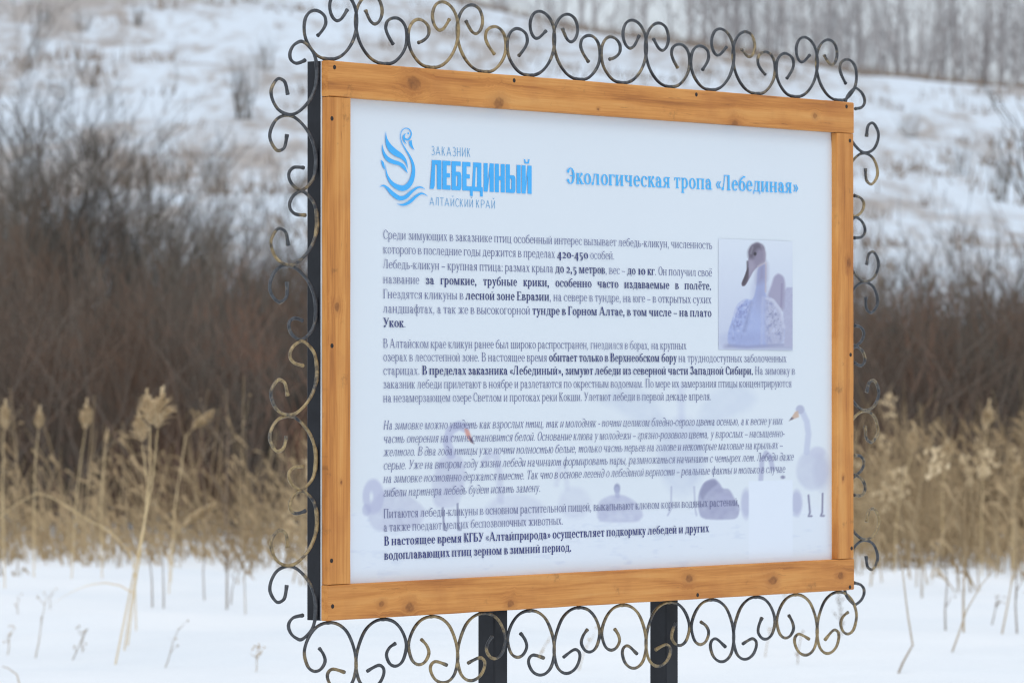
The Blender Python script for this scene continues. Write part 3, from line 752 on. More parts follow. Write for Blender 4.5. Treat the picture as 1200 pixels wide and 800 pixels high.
LINES = [
 ([('Среди зимующих в заказнике птиц особенный интерес вызывает лебедь-кликун, численность','r')], 449, 280, 835, 291.8),
 ([('которого в последние годы держится в пределах ','r'),('420-450','b'),(' особей.','r')], 449, 297, 720.6, 304.2),
 ([('Лебедь-кликун – крупная птица: размах крыла ','r'),('до 2,5 метров','b'),(', вес – ','r'),('до 10 кг','b'),('. Он получил своё','r')], 449, 314.4, 834.6, 324),
 ([('название ','r'),('за громкие, трубные крики, особенно часто издаваемые в полёте.','b')], 449, 332, 834, 339.6),
 ([('Гнездятся кликуны в ','r'),('лесной зоне Евразии','b'),(', на севере в тундре, на юге – в открытых сухих','r')], 449, 349.4, 834, 355.5),
 ([('ландшафтах, а так же в высокогорной ','r'),('тундре в Горном Алтае, в том числе – на плато','b')], 449, 366.4, 834, 371.2),
 ([('Укок','b'),('.','r')], 449, 383, 476.2, 383.5),
 ([('В Алтайском крае кликун ранее был широко распространен, гнездился в борах, на крупных','r')], 449, 407.4, 804.8, 409.3),
 ([('озерах в лесостепной зоне. В настоящее время ','r'),('обитает только в Верхнеобском бору','b'),(' на труднодоступных заболоченных','r')], 449, 423, 922, 424.3),
 ([('старицах. ','r'),('В пределах заказника «Лебединый», зимуют лебеди из северной части Западной Сибири.','b'),(' На зимовку в','r')], 449, 439, 932, 438.8),
 ([('заказник лебеди прилетают в ноябре и разлетаются по окрестным водоемам. По мере их замерзания птицы концентрируются','r')], 449, 455, 928, 453.4),
 ([('на незамерзающем озере Светлом и протоках реки Кокши. Улетают лебеди в первой декаде апреля.','r')], 449, 471, 834, 468.6),
 ([('На зимовке можно увидеть как взрослых птиц, так и молодняк - почти целиком бледно-серого цвета осенью, а к весне у них','i')], 449, 503.2, 917.3, 497.2),
 ([('часть оперения на спине становится белой. Основание клюва у молодежи – грязно-розового цвета, у взрослых – насыщенно-','i')], 449, 518.8, 919.5, 511.6),
 ([('желтого. В два года птицы уже почти полностью белые, только часть перьев на голове и некоторые маховые на крыльях –','i')], 449, 534.3, 917.3, 525.4),
 ([('серые. Уже на втором году жизни лебеди начинают формировать пары, размножаться начинают с четырех лет. Лебеди даже','i')], 449, 550, 930, 539.2),
 ([('на зимовке постоянно держатся вместе. Так что в основе легенд о лебединой верности – реальные факты и только в случае','i')], 449, 565.5, 920, 553.4),
 ([('гибели партнера лебедь будет искать замену.','i')], 449, 581.7, 633.8, 575.8),
 ([('Питаются лебеди-кликуны в основном растительной пищей, выкапывают клювом корни водяных растений,','r')], 449.5, 606.8, 866.7, 592.2),
 ([('а также поедают мелких беспозвоночных животных.','r')], 449.5, 622.5, 660.5, 614),
 ([('В настоящее время КГБУ «Алтайприрода» осуществляет подкормку лебедей и других','b')], 450, 638.8, 831, 623),
 ([('водоплавающих птиц зерном в зимний период.','b')], 450, 655.5, 670, 645.5),
]
ratios = []
for i, (segs, x0, y0, x1, y1) in enumerate(LINES):
    p0, p1 = px_board(x0, y0, BAN_N), px_board(x1, y1, BAN_N)
    mats = ['ink_end' if i >= 20 else 'ink_bold' if s == 'b' else 'ink_italic' if s == 'i' else 'ink' for _, s in segs]
    me, r = text_mesh('text_line', segs, p0, p1, .0137, mats, BAN_N, 1.12 if i == 3 else 1.25); ratios.append(round(r, 2))
    link('text_line', me, panel)
def text1(name, txt, sty, x0, y0, x1, y1, cap_px, mat):
    p0, p1 = px_board(x0, y0, BAN_N), px_board(x1, y1, BAN_N); q = px_board(x0, y0 - cap_px, BAN_N)
    xh = (q[1] - p0[1]) / 1.45
    me, r = text_mesh(name, [(txt, sty)], p0, p1, xh, [mat], BAN_N, 9); ratios.append(round(r, 2)); link(name, me, panel)
text1('title_text', 'Экологическая тропа «Лебединая»', 'b', 664, 215.2, 936, 226.6, 18.6, 'ink_blue')
text1('logo_text', 'ЗАКАЗНИК', 'thin', 505, 181.9, 552.3, 184.2, 10.6, 'ink_thin')
text1('logo_text', 'АЛТАЙСКИЙ КРАЙ', 'thin', 502.8, 240.6, 581, 244.6, 9.6, 'ink_thin')
print('text ratios', ratios)

# heavy condensed logo word, traced as polygons in its own letter grid
def heavy_word():
    p0, p1 = px_board(503.8, 221.3, BAN_N), px_board(622.3, 227.3, BAN_N)
    H = px_board(503.8, 187.5, BAN_N)[1] - p0[1]
    # letter shapes in a 100-high cell: rectangles (x0, y0, x1, y1) or quads
    s = 12.5
    R = lambda a, b, c, d: [(a, b), (c, b), (c, d), (a, d)]
    GL = {
     'Л': ([R(20, 0, 33, 100), R(4, 85, 20, 100), [(-2, 0), (9, 0), (9, 85), (4, 85)], [(9, 0), (12.5, 12), (14, 85), (9, 85)], ], 36),
     'Е': ([R(0, 0, 13, 100), R(13, 85, 25, 100), R(13, 43, 23, 57), R(13, 0, 25, 15)], 28),
     'Б': ([R(0, 0, 13, 100), R(13, 85, 28, 100), R(13, 50, 26, 64), R(13, 0, 26, 14), R(18, 14, 30, 50), [(26, 50), (30, 50), (28, 60), (26, 64)], [(26, 0), (28, 3), (30, 14), (26, 14)]], 33),
     'Д': ([R(18, 15, 31, 100), [(2, 15), (11, 15), (13.5, 85), (5.5, 85)], R(5.5, 85, 18, 100), R(-4, 0, 35, 15), R(-4, -18, 4, 0), R(27, -18, 35, 0)], 38),
     'И': ([R(0, 0, 12.5, 100), R(19, 0, 31.5, 100), [(12.5, 4), (12.5, 34), (19, 96), (19, 66)]], 35),
     'Н': ([R(0, 0, 12.5, 100), R(18.5, 0, 31, 100), R(12.5, 43, 18.5, 57)], 34.5),
     'Ы': ([R(0, 0, 12.5, 100), R(12.5, 50, 26, 62), R(12.5, 0, 26, 13), R(17.5, 13, 30, 50), [(26, 50), (30, 50), (28, 59), (26, 62)], [(26, 0), (28, 3), (30, 13), (26, 13)], R(34, 0, 46.5, 100)], 50),
     'Й': ([R(0, 0, 12.5, 100), R(19, 0, 31.5, 100), [(12.5, 4), (12.5, 34), (19, 96), (19, 66)], [(7, 122), (11, 122), (13, 112), (9.5, 107)], [(9.5, 107), (13, 112), (19, 112), (22.5, 107)], [(22.5, 107), (19, 112), (21, 122), (25, 122)]], 31.5),
    }
    word = 'ЛЕБЕДИНЫЙ'; tot = sum(GL[c][1] for c in word)
    du, dw = p1[0] - p0[0], p1[1] - p0[1]; V = []; Fc = []; x = 2.0
    for c in word:
        for j, pc in enumerate(GL[c][0]):
            b = len(V)
            for (gx, gy) in pc:
                t = (x + gx) / tot; V.append((p0[0] + du * t, -(BAN_N + .00004 * (j + 1)), p0[1] + dw * t + H * gy / 100))
            Fc.append(tuple(range(b, b + len(pc))))
        x += GL[c][1]
    me = bpy.data.meshes.new('logo_word'); me.from_pydata(V, [], Fc); me.materials.append(M['ink_logo']); me.update(); link('logo_word', me, panel)
heavy_word()
def logo_swan():
    f = lambda x, y: (435 + x / 7.4, 140 + y / 7.4); V = []; Fc = []; lay = [0]
    def P(x, y):
        u, w = px_board(*f(x, y), BAN_N); return (u, -(BAN_N + .00004 * lay[0]), w)
    def smooth(pts, n=6):
        out = []; m = len(pts)
        for i in range(m - 1):
            p = [pts[max(i - 1, 0)], pts[i], pts[i + 1], pts[min(i + 2, m - 1)]]
            for k in range(n):
                t = k / n
                out.append(tuple(.5 * (2 * p[1][c] + (p[2][c] - p[0][c]) * t + (2 * p[0][c] - 5 * p[1][c] + 4 * p[2][c] - p[3][c]) * t * t + (3 * p[1][c] - p[0][c] - 3 * p[2][c] + p[3][c]) * t ** 3) for c in range(len(p[0]))))
        out.append(tuple(pts[-1])); return out
    def ribbon(pts):
        lay[0] += 1; pts = smooth(pts); L = []; m = len(pts)
        for i, (x, y, w) in enumerate(pts):
            x0, y0 = pts[max(i - 1, 0)][:2]; x1, y1 = pts[min(i + 1, m - 1)][:2]; d = math.hypot(x1 - x0, y1 - y0) or 1
            nx, ny = -(y1 - y0) / d, (x1 - x0) / d; w = max(w, .6) / 2; L.append(((x + nx * w, y + ny * w), (x - nx * w, y - ny * w)))
        for i in range(m - 1):
            b = len(V); V.extend([P(*L[i][0]), P(*L[i][1]), P(*L[i + 1][1]), P(*L[i + 1][0])]); Fc.append((b, b + 1, b + 2, b + 3))
    def strip(A, B):
        lay[0] += 1; A = smooth(A); B = smooth(B)
        for i in range(len(A) - 1):
            b = len(V); V.extend([P(*A[i]), P(*B[i]), P(*B[i + 1]), P(*A[i + 1])]); Fc.append((b, b + 1, b + 2, b + 3))
    strip([(127,100),(138,160),(168,212),(215,258),(268,298),(300,340),(314,385),(319,432)], [(127,100),(124,165),(130,222),(160,280),(210,318),(262,342),(298,378),(319,432)])
    strip([(97,210),(110,268),(142,318),(192,350),(250,370),(292,402),(318,468)], [(97,210),(96,270),(112,325),(145,366),(195,388),(250,404),(318,468)])
    strip([(85,350),(110,376),(121,440)], [(85,350),(98,405),(121,440)])
    ribbon([(126,390,2),(130,450,9),(150,510,20),(190,562,33),(250,594,46),(300,590,46),(345,540,40),(366,460,31),(362,390,23),(335,320,15),(297,257,10),(266,200,7),(256,150,6),(263,105,6),(295,78,7),(330,86,8),(348,120,9),(340,155,12),(318,176,15),(294,168,12),(284,145,12),(298,124,6)])
    ribbon([(277,140,8),(282,175,12),(292,198,9),(306,216,2)])
    strip([(350,178),(358,225),(376,267)], [(325,196),(340,235),(376,267)])
    ribbon([(75,587,2),(105,573,12),(140,595,22),(185,643,34),(245,682,38),(300,672,32),(350,627,24),(400,592,16),(440,590,10),(466,608,2)])
    ribbon([(225,733,2),(280,740,18),(335,715,26),(385,670,22),(430,643,16),(465,650,8),(490,668,2)])
    lay[0] += 1; b = len(V); V.extend([P(321 + 7 * math.cos(a), 122 + 9 * math.sin(a)) for a in [k * math.pi / 4 for k in range(8)]]); Fc.append(tuple(range(b, b + 8)))
    me = bpy.data.meshes.new('logo_swan'); me.from_pydata(V, [], Fc); me.materials.append(M['ink_logo']); me.update(); link('logo_swan', me, panel)
logo_swan()

# black steel frame behind the sheet
T0, T1, TW = TK + .004, TK + .044, .040
def steel(name, u0, u1, w0, w1, y0=T0, y1=T1, e=.003):
    mb = MB(); ax = 0 if (u1 - u0) > (w1 - w0) else 2
    A = (w0, w1) if ax == 0 else (u0, u1); prof = [(A[0] + e, y0), (A[1] - e, y0), (A[1], y0 + e), (A[1], y1 - e), (A[1] - e, y1), (A[0] + e, y1), (A[0], y1 - e), (A[0], y0 + e)]
    ends = (u0, u1) if ax == 0 else (w0, w1)
    for s in ends:
        for (p, y) in prof:
            mb.v.append(L3(s, -y, p) if ax == 0 else L3(p, -y, s))
    for k in range(8):
        j = (k + 1) % 8; f = (k, j, 8 + j, 8 + k); mb.f.append(f if ax == 2 else tuple(reversed(f)))
    mb.f.append(tuple(range(8)) if ax == 0 else tuple(reversed(range(8)))); mb.f.append(tuple(8 + k for k in (reversed(range(8)) if ax == 0 else range(8))))
    return mb.build(name, M['black'], root)
steel('frame_tube', 0.001, TW, 0, BH); steel('frame_tube', BL - TW, BL - .001, 0, BH)
steel('frame_tube', TW + .001, BL - TW - .001, 0.001, TW); steel('frame_tube', TW + .001, BL - TW - .001, BH - TW, BH - .001)
PW = .050
for px in (579.3, 780.5):
    u, _ = px_board(px, 760, -(T1 + .001)); g = ROOT_LOC + DU * (u + PW / 2 - BL / 2)
    steel('post', u, u + PW, -BBOT + gz(g.x, g.y) - .25, BH - .1, T1 + .001, T1 + .001 + PW, .004)

# wrought iron C-scrolls
TR = [(187,263),(203,249),(219,230),(229,210),(231,192),(226,168),(208,148),(184,140),(162,150),(146,176),(140,212),(142,250),(152,285),(172,320),(198,347),(232,360),(262,359),(296,343),(326,308),(347,262),(358,205),(356,150),(343,105),(320,72),(290,57),(262,68),(247,100),(245,135),(254,168),(270,187),(288,184),(304,166),(320,143)]
TRS = [(.315,.0375),(.318,.058),(.305,.0725),(.25,.085),(.17,.0867),(.085,.0775),(.03,.0625),(.007,.046),(.07,.025),(.17,.008),(.325,0),(.5,0),(.67,.010),(.805,.0267),(.918,.05),(.986,.075),(.99,.1),(.935,.125),(.822,.1417),(.70,.1475),(.60,.14),(.52,.125),(.525,.11),(.58,.0983),(.743,.0917)]
TRB = [(630,530),(652,562),(660,600),(642,638),(615,648),(590,627),(576,575),(580,530),(600,480),(630,445),(670,431),(710,440),(745,475),(770,540),(780,600),(778,650),(765,700),(740,729),(710,733),(682,712),(666,672),(669,640),(692,627),(738,656)]
TRT = [((x - 139) / 219, (363 + .08 * (x - 245) - y) / 2080) for x, y in TR]
TRB = [((x - 573) / 209, (y - (428 - .055 * (x - 670))) / 2060) for x, y in TRB]
PI_ = .1725
def catmull(pts, n=4):
    out = []; m = len(pts)
    for i in range(m - 1):
        p0, p1, p2, p3 = pts[max(i - 1, 0)], pts[i], pts[i + 1], pts[min(i + 2, m - 1)]
        for k in range(n):
            t = k / n
            out.append(tuple(.5 * (2 * p1[c] + (p2[c] - p0[c]) * t + (2 * p0[c] - 5 * p1[c] + 4 * p2[c] - p3[c]) * t * t + (3 * p1[c] - p0[c] - 3 * p2[c] + p3[c]) * t ** 3) for c in range(2)))
    out.append(pts[-1]); return out
def scroll_pts(seed, P, tr, k1, k2):
    """canonical scroll: low end at a=0, tall end at a=P; v = outward height; hand-bent: the two curls differ a little each time"""
    r = random.Random(seed); out = []; n = len(tr)
    j1, j2 = r.uniform(-.09, .07), r.uniform(-.09, .06); tw1, tw2 = r.uniform(-.28, .28), r.uniform(-.28, .28); c1, c2 = r.uniform(0, .14), r.uniform(0, .12)
    p1 = (sum(p[0] for p in tr[:k1]) / k1, sum(p[1] for p in tr[:k1]) / k1); p2 = (sum(p[0] for p in tr[k2:]) / (n - k2), sum(p[1] for p in tr[k2:]) / (n - k2))
    for i, (a, v) in enumerate(tr):
        for (hit, k, (cx, cy), j, tw, cc) in ((i < k1, (k1 - i) / k1, p1, j1, tw1, c1), (i > k2, (i - k2) / (n - k2), p2, j2, tw2, c2)):
            if hit:
                ang = tw * k; dx, dy = (a - cx) * P, v - cy; q = 1 + j * k - cc * k * k
                a = cx + (dx * math.cos(ang) - dy * math.sin(ang)) * q / P; v = cy + (dx * math.sin(ang) + dy * math.cos(ang)) * q
        out.append((a * P, max(v, 0) + .0005))
    return catmull(out, 4)
SN = -(T0 + .006)                # plane of the scrollwork
WR = .0038
def put_scroll(side, k, count, P, start, seed):
    pts = scroll_pts(seed, P, *{'top': (TRT, 9, 22), 'bottom': (TRB, 6, 15)}.get(side, (TRS, 7, 15))); flip = (k % 2 == 1)
    cen = start + (k + .5) * P; loc = []
    for (a, v) in pts:
        if flip: a = P - a
        a = a - P / 2
        if side == 'top': loc.append((a, 0, v))
        elif side == 'bottom': loc.append((a, 0, -v))
        elif side == 'left': loc.append((-v, 0, -a))
        else: loc.append((v, 0, -a))
    rr_ = random.Random(seed + 9); ph_ = rr_.uniform(0, 6); mb = MB()
    rad = [WR * (1 + .05 * math.sin(i * .5 + ph_) + (.28 if (v < .0022 and .25 < a / P < .8) else 0) + (.22 if i < 2 or i > len(pts) - 3 else 0)) for i, (a, v) in enumerate(pts)]
    mb.tube(loc, rad, 6, cap=True, ref=(0, 1, 0))
    o = mb.build('scroll', M['iron'][[0, 1, 0, 2, 1, 0][random.Random(seed * 7 + 1).randrange(6)]], root, smooth=True)
    yy = SN - (.003 if k % 2 else 0)
    if side == 'top': o.location = L3(cen, yy, BH + WR)
    elif side == 'bottom': o.location = L3(cen, yy, -WR)
    elif side == 'left': o.location = L3(-WR, yy, BH - cen)
    else: o.location = L3(BL + WR, yy, BH - cen)
for k in range(12): put_scroll('top', k, 12, PI_, -.046, 100 + k)
for k in range(12): put_scroll('bottom', k, 12, PI_, -.046, 200 + k)
for k in range(8): put_scroll('left', k, 8, .16, BH / 2 - 4 * .16, 300 + k)
for k in range(8): put_scroll('right', k, 8, .16, BH / 2 - 4 * .16, 400 + k)

# ------------------------------------------------------------------ vegetation
M['twig'] = mat_wild('bare_twigs', [hexc(82, 78, 74), hexc(108, 102, 94), hexc(136, 128, 118)], .5)
M['twig_brown'] = mat_wild('brown_twigs', [hexc(84, 80, 74), hexc(124, 100, 84), hexc(106, 98, 90), hexc(156, 116, 94)], .45)
M['bark'] = mat_plain('pale_bark', hexc(150, 147, 147), hexc(194, 190, 190), 2, .8, .1)
M['straw'] = mat_plain('dry_reed', hexc(190, 166, 122), hexc(226, 204, 162), 4, .7, .2)
M['straw_dull'] = mat_wild('dull_dry_reed', [hexc(92, 78, 62), hexc(142, 122, 94), hexc(182, 160, 126), hexc(128, 106, 80)], .9)
M['plume'] = mat_plain('reed_plume', hexc(184, 162, 128), hexc(224, 204, 170), 20, .9, .05)
M['weed'] = mat_plain('dry_weed', hexc(112, 96, 82), hexc(150, 132, 110), 5, .8, .1)
M['tuft'] = mat_plain('hillside_grass', hexc(112, 102, 96), hexc(166, 150, 134), 3, .85, .05)

def branch(mb, r, p, d, ln, rad, lvl, maxl, up=.12, nseg=4, kids=4, spread=.7):
    pts = [p]; q = Vector(p); d = Vector(d).normalized(); rads = [rad]
    for i in range(nseg):
        d = (d + Vector((r.uniform(-1, 1), r.uniform(-1, 1), r.uniform(-.6, 1))) * .16 + Vector((0, 0, up * .5))).normalized()
        q = q + d * (ln / nseg); pts.append(q.copy()); rads.append(max(rad * (1 - .75 * (i + 1) / nseg), .0045))
    mb.tube(pts, rads, 3)
    if lvl < maxl:
        for k in range(kids):
            t = r.uniform(.25, 1.0); i = min(int(t * nseg), nseg - 1); b = pts[i].lerp(pts[i + 1], t * nseg - i)
            dd = (pts[i + 1] - pts[i]).normalized(); side = Vector((r.gauss(0, 1), r.gauss(0, 1), r.gauss(0, .5)))
            side = (side - dd * side.dot(dd)).normalized()
            branch(mb, r, b, dd + side * r.uniform(spread * .6, spread * 1.3), ln * r.uniform(.35, .6), rads[i] * .55, lvl + 1, maxl, up, max(2, nseg - 1), max(2, kids - 1), spread)
def shrub_mesh(name, seed, h, spread, stems, mat, rad=.022, kids=5, maxl=2):
    r = random.Random(seed); mb = MB()
    for s in range(stems):
        a = r.uniform(0, 2 * math.pi); rr = r.uniform(0, spread)
        d = Vector((math.cos(a) * rr, math.sin(a) * rr, 1)); b = Vector((math.cos(a) * r.uniform(0, .35), math.sin(a) * r.uniform(0, .35), -.15))
        branch(mb, r, b, d, h * r.uniform(.65, 1.05), rad * r.uniform(.6, 1.1), 0, maxl, .15, 5, kids, .55)
    return mb.mesh(name, mat)
SH = [shrub_mesh('shrub_branches', 40 + i, 1.0 * [3.0, 3.3, 2.7, 3.1, 2.5][i], [.45, .6, .5, .7, .6][i], 15, M['twig_brown'] if i % 2 else M['twig'], .017, 6, 2) for i in range(5)]
def shrub(me, px, D, scale, rz, label, group=None, sz=None):
    x = wx(px, D); o = link('shrub', me); o.location = (x, D, gz(x, D)); o.rotation_euler = (0, 0, rz); o.scale = (scale, scale, sz or scale)
    tag(o, label, 'shrub', group); return o
# the dense thicket behind the reeds
rt = random.Random(5); n = 0
for row, (D, s) in enumerate([(44, .66), (47, .72), (50, .78), (54, .84), (58, .88)]):
    px = -160 + row * 17
    while px < 1400:
        sc = s * (.80 if px > 900 else .88) * rt.uniform(.72, 1.2)
        shrub(SH[rt.randrange(5)], px + rt.uniform(-14, 14), D + rt.uniform(-1.4, 1.4), sc, rt.uniform(0, 6.28), 'bare brown shrub in the dense thicket behind the reeds ' + ('left of the board' if px < 480 else 'right of the board' if px > 860 else 'straight behind the board'), 'shrubs of the dense thicket ' + ('left of the board' if px < 480 else 'right of the board' if px > 860 else 'behind the board'))
        px += rt.uniform(46, 64) * (1 if px < 400 or px > 960 else 2.0) * 50 / D; n += 1
# taller bare shrubs at the left
TALL = [shrub_mesh('shrub_branches', 70 + i, 4.4, [.55, .75, .65][i], 13, M['twig'], .042, 8, 3) for i in range(3)]
for (px, D, s, m, lab) in [
    (45, 57, .76, 0, 'tallest bare shrub, at the far left above the thicket'),
    (110, 60, .70, 1, 'bare forked shrub second from the left above the thicket'),
    (175, 56, .60, 2, 'bare bushy shrub above the thicket right of the two tallest'),
    (238, 60, .50, 0, 'bare leaning shrub above the thicket, halfway to the board'),
    (300, 58, .44, 1, 'thin bare shrub against the snow just left of the board'),
    (348, 61, .45, 2, 'bare shrub partly hidden behind the left iron scrollwork'),
    (-30, 58, .60, 2, 'bare shrub cut by the left edge of the picture'),
    (1060, 61, .33, 2, 'bare shrub rising from the thicket right of the board'),
    (1150, 59, .34, 0, 'bare shrub above the thicket at the far right')]:
    shrub(TALL[m], px, D, s, px * .7, lab)

def reed(x, D, base_pts, rad, plume=None, name='reed', label=None, group=None, leaves=(), mat='straw'):
    """base_pts: stem points relative to the foot (dx, dz), plume=(length, width, lean)"""
    z0 = gz(x, D); e = empty(name, (x, D, z0))
    mb = MB(); r = random.Random(int(abs(x * 977 + D * 31)))
    ph = [r.uniform(-.03, .03) for _ in base_pts]
    pts = [Vector((dx, ph[i] * i, dz)) for i, (dx, dz) in enumerate(base_pts)]
    sm = []
    for i in range(len(pts) - 1):
        for k in range(4): sm.append(pts[i].lerp(pts[i + 1], k / 4))
    sm.append(pts[-1]); n_ = len(sm)
    sm2 = [sm[0]] + [(sm[i - 1] + sm[i] * 2 + sm[i + 1]) / 4 for i in range(1, n_ - 1)] + [sm[-1]]
    mb.tube(sm2, [rad * (1 - .5 * i / n_) for i in range(n_)], 4); mb.build('stem', M[mat], e)
    if leaves:
        lb = MB()
        for (t, ln, dr) in leaves:
            p = sm2[int(t * (n_ - 1))]; q = p.copy(); d = Vector((dr, r.uniform(-.3, .3), 1.0)).normalized(); w = .006; prev = None
            for k in range(7):
                ww = w * (1 - k / 6.5); a = q + Vector((0, ww, ww * .5)); b = q - Vector((0, ww, ww * .5)); a2 = q + Vector((ww, 0, 0)); 
                if prev: lb.poly([tuple(prev[0]), tuple(prev[1]), tuple(b), tuple(a)])
                prev = (a, b); d = (d + Vector((dr * .28, 0, -.30))).normalized(); q = q + d * ln / 6
        lb.build('leaf', M[mat], e)
    if plume:
        ln, wd, lean = plume; pb = MB(); top = sm2[-1]; ax = (Vector((lean, 0, 1))).normalized()
        for k in range(150):
            t = r.random() ** .8; b = top + ax * (ln * .75 * t) ; sp = wd * (math.sin(min(1, t + .18) * math.pi) * .9 + .12)
            d = Vector((r.gauss(0, 1), r.gauss(0, 1), 0)).normalized() * sp + Vector((lean * .3 * ln, 0, ln * r.uniform(.12, .34)))
            m_ = b + d * .55 + Vector((0, 0, .012)); q = b + d
            w = ln * .022
            for ww in (Vector((w, 0, 0)), Vector((0, w, w * .4))):
                pb.poly([tuple(b), tuple(m_ + ww), tuple(q), tuple(m_ - ww)])
        pb.build('plume', M['plume'], e)
    tag(e, label, 'reed', group); return e
def reed_px(foot, tops, rad, plume, label, D=None, **kw):
    """foot = photo pixel of the foot; tops = photo pixels up the stem"""
    fy = foot[1]
    if D is None: D = EYE / max((fy - 448) / F, 1e-4)
    x = wx(foot[0], D); z0 = gz(x, D)
    pts = [(0, -.03)] + [(wx(px, D) - x, wz(py, D) - z0) for (px, py) in tops]
    return reed(x, D, pts, rad, plume, label=label, **kw)
reed_px((134, 786), [(147, 718), (161, 655), (178, 570), (187, 503)], .0052, (.20, .085, .12), 'tallest dry reed with the fullest plume, left of the board')
reed_px((145, 772), [(153, 712), (165, 640), (177, 560), (176, 500)], .0048, (.19, .062, -.10), 'dry reed with a slim upright plume, just left of the tallest reed', leaves=((.35, .45, -.8),))
reed_px((149, 762), [(158, 690), (170, 620), (172, 570), (166, 520)], .0045, (.17, .062, -.12), 'shorter dry reed with a drooping plume leaning left of the tallest pair')
reed_px((160, 742), [(158, 652), (128, 622), (95, 604), (62, 584), (43, 577), (15, 592), (-10, 612)], .0042, None, 'broken dry reed bent over to the left edge below the plumes', mat='straw')
for (fx, fy, D, tops, pl, lab) in [
    (84, 664, 31, [(88, 600), (93, 545), (99, 505)], (.21, .055, .06), 'dry reed with a bushy plume, third plume from the left edge'),
    (40, 664, 31, [(40, 600), (42, 545), (46, 505)], (.17, .045, .08), 'dry reed with a pointed plume, second from the left edge'),
    (6, 664, 30, [(4, 600), (4, 550), (5, 505)], (.20, .055, .05), 'dry reed with a plume at the very left edge'),
    (120, 664, 32, [(118, 600), (120, 560), (124, 522)], (.12, .02, .08), 'dry reed with a thin small plume between the bushy ones'),
    (200, 664, 31, [(205, 590), (214, 540), (217, 512), (222, 506)], (.20, .05, 1.1), 'dry reed with its plume bent over to the right, near the scrollwork'),
    (198, 668, 30, [(200, 640), (206, 625), (214, 617)], (.22, .06, 1.4), 'low drooping reed plume close to the snow, right of the tallest reed'),
    (1048, 668, 33, [(1050, 610), (1060, 560), (1068, 534)], (.22, .065, .1), 'dry reed with a fat rusty plume, first right of the board'),
    (1105, 668, 34, [(1104, 600), (1106, 560), (1110, 545)], (.20, .06, .0), 'dry reed plume in the middle of the right reed bed'),
    (1150, 668, 34, [(1150, 600), (1153, 540), (1155, 508)], (.24, .06, .1), 'tallest rusty reed plume in the right reed bed'),
    (1186, 668, 33, [(1186, 620), (1188, 590), (1190, 570)], (.22, .06, .1), 'reed plume at the right edge of the picture')]:
    reed_px((fx, fy), tops, .0045, pl, lab, D=D)

def stalk(foot, tops, rad, label, D=None, mat='weed', twigs=0, group=None, cat='dry stalk', seed=0):
    if D is None: D = EYE / ((foot[1] - 448) / F)
    x = wx(foot[0], D); z0 = gz(x, D); r = random.Random(seed + int(foot[0]))
    pts = [Vector((0, 0, -.04))] + [Vector((wx(a, D) - x, r.uniform(-.02, .02), wz(b, D) - z0)) for a, b in tops]
    mb = MB(); n_ = len(pts); mb.tube(pts, [rad * (1 - .6 * i / (n_ - 1)) for i in range(n_)], 4)
    for k in range(twigs):
        i = r.randrange(max(0, n_ // 3), n_ - 1) if n_ > 2 else 0; b = pts[i].lerp(pts[i + 1], r.random())
        L_ = (pts[-1] - pts[0]).length * r.uniform(.10, .26); d = Vector((r.uniform(-1, 1), r.uniform(-1, 1), r.uniform(.3, 1.2))).normalized()
        mb.tube([b, b + d * L_ * .6, b + d * L_ + Vector((0, 0, L_ * .15))], [rad * .5, rad * .4, rad * .2], 3)
        tip = b + d * L_ + Vector((0, 0, L_ * .15))
        for h in range(1):
            o = Vector((r.gauss(0, .008), r.gauss(0, .012), r.gauss(0, .012))); mb.poly([tuple(tip + o), tuple(tip + o + Vector((.012, 0, .006))), tuple(tip + o + Vector((.004, .006, .014)))])
    e = mb.build('dry_stalk', M[mat]); e.location = (x, D, z0); tag(e, label, cat, group); return e
stalk((266, 716), [(266, 660), (265, 600), (267, 520), (266, 455)], .0075, 'thick dark upright stalk rising from the snow left of the board', twigs=5)
stalk((270, 712), [(272, 690), (276, 675)], .006, 'short side stub beside the thick dark stalk', twigs=1)
stalk((240, 708), [(238, 670), (243, 620), (238, 560), (240, 520)], .005, 'thin dark stalk left of the thick upright one', twigs=3)
stalk((179, 718), [(178, 680), (176, 655), (172, 620)], .006, 'bent dark stalk in the snow right of the tallest reed', twigs=3)
stalk((192, 718), [(192, 690), (191, 660), (194, 630)], .006, 'straight dark stalk in the snow beside the bent one', twigs=2)
stalk((288, 722), [(286, 660), (283, 560), (286, 440)], .004, 'tall thin reed stem in front of the left scrollwork reeds', mat='straw_dull', twigs=1)
stalk((1048, 806), [(1058, 775), (1069, 755), (1064, 720), (1058, 672), (1056, 650)], .006, 'pale kinked stalk in the snow just right of the board', mat='straw_dull')
stalk((1129, 752), [(1129, 700), (1131, 650), (1130, 600), (1134, 560)], .0075, 'thick straight stalk in the snow at the right', mat='straw_dull', twigs=3)
stalk((1112, 790), [(1122, 745), (1132, 715), (1150, 685), (1166, 665)], .005, 'long slanting stalk crossing the snow at the right', mat='straw_dull')
stalk((1108, 748), [(1107, 715), (1110, 680), (1108, 650)], .006, 'thin dark stalk left of the thick straight one at the right', twigs=3)
stalk((1172, 752), [(1178, 722), (1184, 690), (1188, 660), (1190, 620)], .006, 'leaning stalk near the right edge', mat='straw_dull', twigs=3)
stalk((1192, 750), [(1190, 710), (1191, 670), (1195, 640)], .006, 'upright brown stalk at the right edge', mat='weed', twigs=2)
stalk((1160, 730), [(1166, 715), (1168, 700)], .005, 'small dead weed head in the snow at the right', twigs=6)
